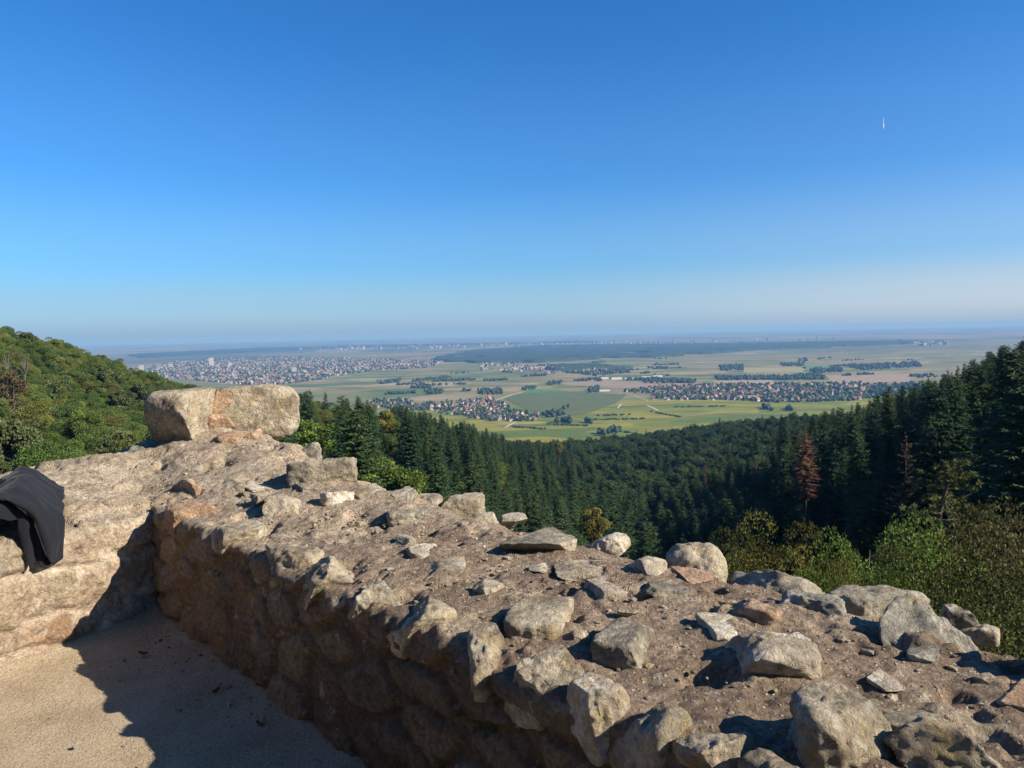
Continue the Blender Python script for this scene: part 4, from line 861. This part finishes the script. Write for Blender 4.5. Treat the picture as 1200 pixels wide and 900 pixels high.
def scatter(name, label, cat, idx, kind):
    col = bpy.data.collections.new(name + '_kinds')
    for m in PROTO[kind]: col.objects.link(bpy.data.objects.new(kind, m[2]))
    idx = np.array(idx); me = bpy.data.meshes.new(name); me.vertices.add(len(idx)); me.vertices.foreach_set('co', np.c_[pts[idx], pz[idx]].astype(np.float32).ravel())
    for an, ty_, v in (('size', 'FLOAT', (hh[idx] / H0[kind]).astype(np.float32)), ('turn', 'FLOAT', rz[idx].astype(np.float32)), ('kind', 'INT', (pick[idx] % len(PROTO[kind])).astype(np.int32))):
        me.attributes.new(an, ty_, 'POINT').data.foreach_set('value', v)
    o = link(name, me); tag(o, label, cat, kind='stuff')
    g = bpy.data.node_groups.new(name, 'GeometryNodeTree'); g.interface.new_socket('Geometry', in_out='INPUT', socket_type='NodeSocketGeometry'); g.interface.new_socket('Geometry', in_out='OUTPUT', socket_type='NodeSocketGeometry')
    gi, go = g.nodes.new('NodeGroupInput'), g.nodes.new('NodeGroupOutput'); ip = g.nodes.new('GeometryNodeInstanceOnPoints'); ci = g.nodes.new('GeometryNodeCollectionInfo')
    ci.inputs['Collection'].default_value = col; ci.inputs['Separate Children'].default_value = True; ci.inputs['Reset Children'].default_value = True
    def na(n, t): x = g.nodes.new('GeometryNodeInputNamedAttribute'); x.data_type = t; x.inputs['Name'].default_value = n; return x.outputs['Attribute']
    cx = g.nodes.new('ShaderNodeCombineXYZ'); g.links.new(na('turn', 'FLOAT'), cx.inputs['Z'])
    m2p = g.nodes.new('GeometryNodeMeshToPoints')
    g.links.new(gi.outputs[0], m2p.inputs[0]); g.links.new(m2p.outputs[0], ip.inputs['Points']); g.links.new(ci.outputs[0], ip.inputs['Instance']); ip.inputs['Pick Instance'].default_value = True
    g.links.new(na('kind', 'INT'), ip.inputs['Instance Index']); g.links.new(cx.outputs[0], ip.inputs['Rotation']); g.links.new(na('size', 'FLOAT'), ip.inputs['Scale']); g.links.new(ip.outputs[0], go.inputs[0])
    o.modifiers.new('trees', 'NODES').node_group = g
for kind, nm, lb in (('spruce', 'spruce_forest', 'mass of further dark spruces filling the valley'), ('oak', 'broadleaf_forest', 'mass of further green broadleaf trees on the hills'), ('far', 'distant_forest', 'mass of small trees of the distant wood before the plain'), ('pine', 'pine_forest', 'mass of further pines scattered on the left hill')):
    print(kind, 'individual', min(QUOTA[kind], int((vis[sp == kind] > 0).sum())), 'visible', int((vis[sp == kind] > 0).sum()), 'mass', len(stuffers[kind]))
    if stuffers[kind]: scatter(nm, lb, 'forest', stuffers[kind], kind)

# ------------------------------------------------------------------ the plain: fields, roads, woods, villages, the town
def inpoly(x, y, poly):
    c = np.zeros(len(x), bool); n = len(poly)
    for i in range(n):
        (x1, y1), (x2, y2) = poly[i], poly[(i + 1) % n]
        c ^= ((y1 > y) != (y2 > y)) & (x < (x2 - x1) * (y - y1) / (y2 - y1 + 1e-12) + x1)
    return c
def sample(poly, n, rg):
    xs, ys = [p[0] for p in poly], [p[1] for p in poly]; out = np.zeros((0, 2))
    while len(out) < n:
        x, y = rg.uniform(min(xs), max(xs), n * 3), rg.uniform(min(ys), max(ys), n * 3); k = inpoly(x, y, poly); out = np.vstack([out, np.c_[x, y][k]])
    return out[:n]
def flat(name, poly, c1, c2, lift=0.6, kind='structure'):
    V = np.array([at(px, py, PLAIN + lift) for px, py in poly]); bm = bmesh.new(); bm.faces.new([bm.verts.new(v) for v in V]); bmesh.ops.triangulate(bm, faces=bm.faces[:])
    for f in bm.faces:
        if f.normal.z < 0: f.normal_flip()
    me = bpy.data.meshes.new(name); bm.to_mesh(me); bm.free()
    t = NT(name); P = t.pos(); t.color(t.ramp(t.noise(P, 0.012, 5, 0.65), [(0.3, c1), (0.7, c2)])); me.materials.append(t.m)
    tag(link(name, me), kind=kind)
flat('field', [(588, 466), (612, 461), (668, 459), (735, 462), (722, 472), (690, 484), (655, 489), (632, 486), (612, 478)], (0.075, 0.095, 0.028), (0.105, 0.125, 0.034))
flat('field', [(612, 461), (622, 456), (658, 457), (668, 459)], (0.06, 0.16, 0.03), (0.075, 0.18, 0.035), 0.9)
flat('field', [(420, 452), (470, 448), (556, 448), (528, 453)], (0.27, 0.21, 0.12), (0.31, 0.25, 0.15))
flat('field', [(640, 449), (700, 446), (840, 449), (838, 453), (720, 455)], (0.23, 0.17, 0.11), (0.27, 0.21, 0.14))
flat('field', [(835, 446), (905, 445), (908, 450), (838, 449.5)], (0.27, 0.22, 0.14), (0.31, 0.25, 0.16))
flat('field', [(968, 440), (1065, 438), (1068, 448), (975, 449)], (0.26, 0.19, 0.12), (0.29, 0.22, 0.14))
flat('field', [(870, 431), (945, 430), (940, 436), (872, 437)], (0.24, 0.22, 0.09), (0.27, 0.25, 0.11))
flat('field', [(935, 428), (985, 427), (990, 433), (948, 435)], (0.10, 0.17, 0.06), (0.12, 0.19, 0.07))
ROADM = plain('pale_track', (0.45, 0.40, 0.33))
def road(pts_, w):
    P = np.array([at(px, py, PLAIN + 1.2) for px, py in pts_]); V = []
    for i in range(len(P)):
        t = P[min(i + 1, len(P) - 1)] - P[max(0, i - 1)]; s = np.array([-t[1], t[0], 0]); s /= np.linalg.norm(s); V += [P[i] - s * w / 2, P[i] + s * w / 2]
    F = [(2 * i, 2 * i + 1, 2 * i + 3, 2 * i + 2) for i in range(len(P) - 1)]
    tag(link('road', mesh_np('road', V, F, [ROADM], False)), kind='structure')
road([(578, 470), (590, 466), (600, 462.5), (612, 459.5)], 9); road([(758, 475), (764, 477.5), (771, 481)], 8); road([(728, 473), (724, 478)], 6); road([(898, 447), (906, 452), (914, 459)], 8)
road([(592, 501), (600, 496.5), (606, 494)], 6); road([(690, 461), (720, 458), (738, 462), (760, 470)], 5); road([(800, 488), (840, 484), (900, 481)], 4); road([(968, 449), (972, 452), (985, 455)], 7)
t = NT('far_wood_foliage'); P_ = t.pos(); t.color(t.ramp(t.noise(P_, 0.03, 5, 0.7), [(0.3, (0.022, 0.042, 0.018)), (0.7, (0.045, 0.07, 0.026))])); t.bump(t.noise(P_, 0.15, 5), 1, 4); MAT['wood'] = t.m
wrg = np.random.default_rng(5)
def wood(poly, n, rad=7, ht=13, name='copse', label=None, mat='wood'):
    S = sample(poly, n, wrg); parts = []
    for px, py in S:
        P = at(px, py, PLAIN); r = rad * wrg.uniform(.7, 1.35); h = ht * wrg.uniform(.7, 1.3)
        v = ICO1_V * (1 + 0.25 * wrg.uniform(-1, 1, (len(ICO1_V), 1))) * [r, r, h * 0.55] + [P[0], P[1], PLAIN + h * 0.5]; parts.append((v, ICO1_F))
    V, F = join(parts); tag(link(name, mesh_np(name, V, F, [MAT[mat]])), label, 'wood' if label else None, kind='stuff')
def bigwood(poly, ht, name, label, step):
    P = np.array([at(px, py, PLAIN)[:2] for px, py in poly]); x0, y0 = P.min(0) - 60; x1, y1 = P.max(0) + 60
    gx, gy = np.meshgrid(np.arange(x0, x1, step), np.arange(y0, y1, step * 1.6), indexing='ij'); jx = gx + 60 * vnoise(np.stack([gx / 180, gy / 180, 0 * gx], -1), 4); jy = gy + 90 * vnoise(np.stack([gx / 180, gy / 180, 0 * gx + 9], -1), 6)
    m = inpoly(jx.ravel(), jy.ravel(), [tuple(p) for p in P]).reshape(gx.shape); gap = vnoise(np.stack([gx / 420, gy / 520, 0 * gx], -1), 14) > 0.52
    z = np.where(m & ~gap, PLAIN + ht * (0.75 + 0.5 * wrg.random(gx.shape) * (0.6 + 0.4 * vnoise(np.stack([gx / 90, gy / 90, 0 * gx], -1), 3))), PLAIN - 6)
    F = grid_faces(*gx.shape); mm = (z > PLAIN).ravel(); F = F[mm[F].any(1)]
    used = np.unique(F); rem = -np.ones(gx.size, int); rem[used] = np.arange(len(used))
    tag(link(name, mesh_np(name, np.stack([gx, gy, z], -1).reshape(-1, 3)[used], rem[F], [MAT['wood']])), label, 'wood', kind='stuff')
bigwood([(505, 422), (560, 411), (640, 405.5), (760, 404), (900, 402.5), (1060, 399.5), (1075, 403), (960, 408), (900, 410), (840, 414), (790, 418), (700, 421), (640, 425), (560, 426)], 22, 'far_woods', 'long dark belt of woods across the middle of the hazy plain', 22)
bigwood([(150, 416), (300, 408), (430, 405), (560, 403), (700, 400), (700, 401.2), (500, 405.5), (380, 409.5), (240, 416), (170, 420)], 20, 'far_woods', 'hazy belt of woods beyond the town at left', 30)
bigwood([(640, 430), (720, 424), (770, 427), (740, 431), (690, 434), (645, 436)], 18, 'far_woods', 'wooded patch behind the white halls', 12)
for poly, n, lb in [
    ([(838, 442), (966, 440.5), (966, 445), (842, 446)], 420, 'long dark hedge-like row of trees in front of the right village fields'), ([(752, 444), (816, 446), (816, 449.5), (756, 449.5)], 170, 'dark wood strip right of the white halls'),
    ([(842, 429), (870, 427), (872, 434), (846, 435)], 130, 'dark clump of trees on the plain behind the tree row'), ([(915, 426.5), (942, 425.5), (942, 429), (917, 429.5)], 70, 'small oblong copse on the plain'), ([(988, 429), (1075, 424.5), (1080, 430), (1010, 434)], 260, 'long copse on the plain above the right slope'),
    ([(945, 433), (985, 431), (988, 436), (955, 438)], 110, 'loose trees on the plain left of the long copse'), ([(935, 420), (946, 420), (946, 424), (936, 424)], 25, 'tiny round copse far out on the plain'),
    ([(560, 458), (588, 456.5), (588, 462), (562, 463)], 70, 'dark oblong copse behind the near village'), ([(498, 459), (519, 457), (519, 461), (500, 462.5)], 40, 'small copse on the tan fields above the near village'), ([(445, 449), (470, 445), (470, 447), (446, 451)], 40, 'thin line of trees on the tan fields'),
    ([(482, 446), (528, 441.5), (528, 443.5), (484, 448)], 60, 'thin slanting tree line on the tan fields'), ([(612, 456), (628, 453), (628, 456), (614, 458.5)], 20, 'few trees at the crossroads by the bright green field'), ([(640, 450), (660, 447), (660, 450), (641, 452)], 24, 'few trees beside the crossroads at the brown field'),
    ([(689, 456), (702, 454), (702, 460), (690, 460.5)], 28, 'trees beside the small white hall'), ([(650, 494), (670, 493), (670, 497), (652, 497.5)], 14, 'bushes among the vineyards'), ([(685, 494), (694, 494), (694, 497), (686, 497)], 6, 'two bushes among the vineyards'),
    ([(636, 486), (650, 482), (656, 482), (662, 487), (640, 490)], 30, 'trees at the right end of the near village'), ([(660, 478), (668, 477), (668, 480), (661, 480)], 4, 'lone trees in the dark green field'), ([(921, 479), (930, 478), (931, 483), (922, 483)], 8, 'dark clump in the vineyards before the right village'),
    ([(893, 477), (910, 480), (906, 482), (895, 480)], 10, 'bushes by the track before the right village'), ([(1010, 455), (1080, 448), (1085, 458), (1030, 466)], 160, 'trees at the far right end of the right village'), ([(700, 508), (726, 503), (728, 507), (702, 512)], 16, 'scrub at the forest edge'),
    ([(660, 437), (700, 434), (740, 437), (700, 441)], 120, 'trees around the white halls')]: wood(poly, n, label=lb)
for i in range(46):
    hx, hy = (wrg.uniform(570, 1085), wrg.uniform(418, 447)) if i % 3 else (wrg.uniform(350, 600), wrg.uniform(437, 462))
    ln_ = wrg.uniform(5, 40); sl_ = wrg.uniform(-0.06, 0.01) * ln_; th_ = wrg.uniform(.5, 1.3)
    wood([(hx, hy), (hx + ln_, hy + sl_), (hx + ln_, hy + sl_ + th_), (hx, hy + th_)], int(ln_ * th_ * wrg.uniform(.5, 1.3)) + 3, 6, 11, 'hedgerow', 'small hedges and tree rows scattered over the plain')
for L_ in ([(713, 503.5), (747, 508.5)], [(690, 492), (756, 490.6)], [(760, 482), (800, 489)], [(640, 497), (690, 499)], [(700, 487), (740, 486)], [(790, 477), (850, 476)], [(600, 500), (640, 503)]):
    (x0_, y0_), (x1_, y1_) = L_; wood([(x0_, y0_), (x1_, y1_), (x1_, y1_ + .7), (x0_, y0_ + .7)], int((x1_ - x0_) * .9), 3, 4, 'hedgerow', 'dark hedge lines between the vineyards')
N1 = [(432, 471), (440, 468), (482, 468), (486, 474), (560, 468), (575, 466), (590, 472), (600, 480), (632, 488), (624, 494), (580, 494), (548, 490), (500, 482), (478, 481), (440, 478)]
N2 = [(726, 459), (770, 453), (838, 450), (905, 450), (1000, 449), (1060, 452), (1050, 464), (1000, 470), (915, 472), (860, 469), (765, 468.5), (762, 462)]
wood(N1, 520, 5, 9, 'village_trees', 'garden trees between the houses of the near village'); wood(N2, 1150, 6, 9, 'village_trees', 'garden trees between the houses of the right village')
TOWN = [(150, 433), (200, 424), (260, 420), (340, 418), (430, 420), (520, 424), (505, 431), (440, 434), (395, 441), (350, 449), (300, 452), (240, 447), (180, 441)]
wood(TOWN, 2300, 8, 10, 'town_trees', 'trees between the buildings of the distant town')
TOWNW = [plain('town_grey', (0.25, 0.245, 0.23)), plain('town_pale', (0.40, 0.385, 0.36)), plain('town_beige', (0.29, 0.255, 0.20))]
ROOFS = [plain('roof_orange', (0.22, 0.10, 0.06)), plain('roof_red', (0.18, 0.078, 0.052)), plain('roof_brown', (0.12, 0.075, 0.055)), plain('roof_grey', (0.13, 0.12, 0.115)), plain('roof_pink', (0.28, 0.155, 0.105))]
WALLS = [plain('render_white', (0.55, 0.53, 0.49)), plain('render_cream', (0.46, 0.40, 0.31)), plain('render_ochre', (0.38, 0.28, 0.18))]
def house_geo(w, l, h, rf, ov=0.5):
    x, y = w / 2, l / 2; X, Y_ = x + ov, y + ov
    body = np.array([(-x, -y, -1), (x, -y, -1), (x, y, -1), (-x, y, -1), (-x, -y, h), (x, -y, h), (x, y, h), (-x, y, h), (0, -y, h + rf), (0, y, h + rf)], float)
    bf = [(0, 1, 5, 4), (1, 2, 6, 5), (2, 3, 7, 6), (3, 0, 4, 7), (4, 5, 8, 8), (6, 7, 9, 9)]
    e = h - ov * rf / x; roof = np.array([(-X, -Y_, e), (X, -Y_, e), (X, Y_, e), (-X, Y_, e), (0, -Y_, h + rf + .15), (0, Y_, h + rf + .15), (-X, -Y_, e - .3), (X, -Y_, e - .3), (X, Y_, e - .3), (-X, Y_, e - .3)], float)
    rf_ = [(1, 2, 5, 4), (3, 0, 4, 5), (6, 7, 1, 0), (8, 9, 3, 2), (7, 8, 2, 1), (9, 6, 0, 3)]
    ch = np.array([(sx * .5 + x * .4, sy * .5 + y * .3, z) for z in (h, h + rf + 1.0) for sx, sy in ((-1, -1), (1, -1), (1, 1), (-1, 1))], float); cf = [(0, 1, 5, 4), (1, 2, 6, 5), (2, 3, 7, 6), (3, 0, 4, 7), (4, 5, 6, 7)]
    return body, bf, roof, rf_, ch, cf
def tri(fs): 
    out = []
    for f in fs:
        out.append((f[0], f[1], f[2]))
        if f[2] != f[3]: out.append((f[0], f[2], f[3]))
    return out
HM = []
for i in range(20):
    w, l, h, rf = wrg.uniform(7, 10), wrg.uniform(9, 15), wrg.uniform(3.5, 6.5), wrg.uniform(3.2, 5.0); b, bf, ro, rf_, ch, cf = house_geo(w, l, h, rf)
    bt, rt, ct = tri(bf), tri(rf_), tri(cf); V, F = join([(b, bt), (ro, rt), (ch, ct)])
    HM.append((mesh_np('house', V, F, [WALLS[i % 3 if i % 5 else 0], ROOFS[i % 5]], False, [0] * len(bt) + [1] * (len(rt) + len(ct))), V, F, [0] * len(bt) + [1] * (len(rt) + len(ct)), i))
RC = ['an orange', 'a red', 'a brown', 'a grey', 'a pale pink']
def houses(poly, n, lab, grp, ang, rg):
    S = sample(poly, n * 3, rg); got = []
    for px, py in S:
        P = at(px, py, PLAIN)[:2]
        if all(np.hypot(*(P - g)) > 15 for g in got): got.append(P)
        if len(got) == n: break
    for P in got:
        m = HM[rg.integers(0, 20)]; o = link('house', m[0]); s = rg.uniform(0.72, 1.08); o.location = (P[0], P[1], PLAIN); o.scale = (s, s, s); o.rotation_euler = (0, 0, R(ang) + rg.choice([0, 1.57]) + rg.normal(0, .15))
        tag(o, lab % RC[m[4] % 5], 'house', grp + ' with %s roof' % RC[m[4] % 5])
hr = np.random.default_rng(17)
houses([(500, 474), (560, 468), (575, 466), (590, 472), (600, 480), (628, 489), (620, 494), (580, 493), (548, 489), (505, 481)], 125, 'small house with %s roof in the near village before the vineyards', 'near village houses', 20, hr)
houses([(432, 471), (440, 468), (482, 468), (486, 474), (478, 481), (440, 478)], 30, 'small house with %s roof in the left cluster of the near village', 'near village left cluster houses', 20, hr)
houses([(762, 462), (800, 455), (838, 452), (880, 455), (880, 469), (765, 469)], 85, 'small house with %s roof in the left half of the right village', 'right village left half houses', 5, hr)
houses([(880, 453), (1000, 451), (1010, 458), (960, 470), (880, 470)], 50, 'small house with %s roof in the right half of the right village', 'right village right half houses', 5, hr)
def house_mass(poly, n, name, label, rg, big=1.0, tall=1.0, flatp=0.0):
    S = sample(poly, n, rg); VV, FF, MI, o = [], [], [], 0
    for px, py in S:
        P = at(px, py, PLAIN); m = HM[rg.integers(0, 20)]; s = rg.uniform(.8, 1.3) * big; a = rg.uniform(0, 6.28); v = m[1] * [s, s, s * tall * rg.uniform(.8, 1.4)]
        v = v @ np.array([[math.cos(a), math.sin(a), 0], [-math.sin(a), math.cos(a), 0], [0, 0, 1]]) + [P[0], P[1], PLAIN]
        VV.append(v); FF.append(np.array(m[2]) + o); o += len(v); r5 = m[4] % 5; w3 = (m[4] % 3 if m[4] % 5 else 0)
        if rg.random() < flatp: MI += [5] * len(m[2])
        else: MI += [5 + w3 if k == 0 else r5 for k in m[3]]
    me = mesh_np(name, np.concatenate(VV), np.concatenate(FF), ROOFS + TOWNW, False, MI); tag(link(name, me), label, 'houses', kind='stuff')
house_mass(N2, 260, 'village_houses', 'further tiny houses of the right village', hr); house_mass(N1, 60, 'village_houses', 'further tiny houses of the near village', hr)
house_mass(TOWN, 1900, 'town_buildings', 'countless tiny pale buildings of the distant town', hr, 1.0, 1.1, 0.3)
house_mass([(560, 424), (640, 430), (720, 434), (640, 438), (560, 434)], 160, 'suburb_buildings', 'tiny pale buildings of the suburb right of the town', hr, 1.3, 1, .3)
house_mass([(350, 407), (700, 402), (1000, 396), (1000, 398), (700, 405), (350, 412)], 160, 'far_villages', 'specks of far villages in the haze', hr, 2.6, 1.2, .5)
house_mass([(1070, 402), (1110, 400), (1110, 404), (1072, 406)], 40, 'far_villages', 'pale specks of a far village above the right slope', hr, 2, 1.2, .6)
def block(name, label, cat, px, py, w, l, h, ang, roof=3, group=None, ribs=0):
    P = at(px, py, PLAIN); bm = bmesh.new(); bmesh.ops.create_cube(bm, size=1, matrix=Matrix.Translation((0, 0, h / 2)) @ Matrix.Diagonal((w, l, h, 1))); n0 = len(bm.faces)
    bmesh.ops.create_cube(bm, size=1, matrix=Matrix.Translation((0, 0, h + h * .03)) @ Matrix.Diagonal((w * .94, l * .94, h * .08, 1)))
    for k in range(ribs): bmesh.ops.create_cube(bm, size=1, matrix=Matrix.Translation((0, 0, (k + .6) * h / ribs)) @ Matrix.Diagonal((w * 1.01, l * 1.01, h / ribs * .4, 1)))
    bm.faces.ensure_lookup_table()
    for i, f in enumerate(bm.faces): f.material_index = 0 if i < n0 else 1
    me = bpy.data.meshes.new(name); bm.to_mesh(me); bm.free(); me.materials.append(WALLS[0]); me.materials.append(ROOFS[roof])
    o = link(name, me); o.location = (P[0], P[1], PLAIN); o.rotation_euler = (0, 0, R(ang)); tag(o, label, cat, group)
block('tower_block', 'tall white tower block rising above the distant town', 'tower block', 248, 429, 38, 30, 75, 20, ribs=10)
for px, py, h, lb in [(166, 434, 45, 'white high-rise at the left end of the distant town'), (200, 431, 35, 'pale high-rise between the left town end and the tower block'), (270, 430, 40, 'white high-rise just right of the tower block'), (345, 437, 40, 'white high-rise in the right half of the distant town')]:
    block('high_rise', lb, 'high-rise', px, py, 30, 22, h, 15, ribs=6)
for px, py, w, l, h, lb in [(708, 444, 40, 26, 10, 'leftmost white hall of the white industrial halls'), (722, 444.5, 55, 30, 11, 'long white hall second from left among the industrial halls'), (738, 445, 60, 30, 11, 'widest white hall in the middle of the industrial halls'), (756, 443, 46, 30, 10, 'white hall fourth from left among the industrial halls'), (770, 442.5, 50, 26, 13, 'tall white hall at the right end of the industrial halls'), (708, 458.5, 44, 22, 8, 'white hall standing alone beside trees in front of the industrial halls')]:
    block('white_hall', lb, 'industrial hall', px, py, w, l, h, 6, 4 if False else 3)
block('large_barn', 'long orange-roofed building in the right village centre', 'barn', 875, 466, 70, 16, 7, 3, 0)
# ------------------------------------------------------------------ the vapour trail
A_, B_ = atd(1035, 151, 14000), atd(1035.5, 137, 14000)
cvv, cff = tube(np.linspace(A_, B_, 12), [2, 7, 8, 8, 7, 5, 4, 3, 3, 2, 1.5, 1], 8)
tm = plain('vapour', (0.9, 0.9, 0.9)); tag(link('vapour_trail', mesh_np('vapour_trail', cvv, cff, [tm])), 'short white vapour trail high in the blue sky at right', 'vapour trail')
# ------------------------------------------------------------------ haze
HZ = bpy.data.materials.new('haze'); HZ.use_nodes = True; hn = HZ.node_tree; hn.nodes.clear()
pv = hn.nodes.new('ShaderNodeVolumePrincipled'); pv.inputs['Color'].default_value = (0.143, 0.336, 0.714, 1); pv.inputs['Absorption Color'].default_value = (0.479, 0.402, 0.106, 1); pv.inputs['Density'].default_value = 7.8e-5; pv.inputs['Anisotropy'].default_value = 0.0
ho = hn.nodes.new('ShaderNodeOutputMaterial'); hn.links.new(pv.outputs[0], ho.inputs['Volume'])
TOPZ = max(20.0, float((pz + hh).max()) + 4)
bm = bmesh.new(); bmesh.ops.create_cube(bm, size=1, matrix=Matrix.Translation((0, 0, (PLAIN - 8 + TOPZ) / 2)) @ Matrix.Diagonal((96000, 96000, TOPZ - PLAIN + 8, 1)))
me = bpy.data.meshes.new('haze'); bm.to_mesh(me); bm.free(); me.materials.append(HZ); tag(link('haze', me), kind='stuff')
print('haze top', TOPZ)
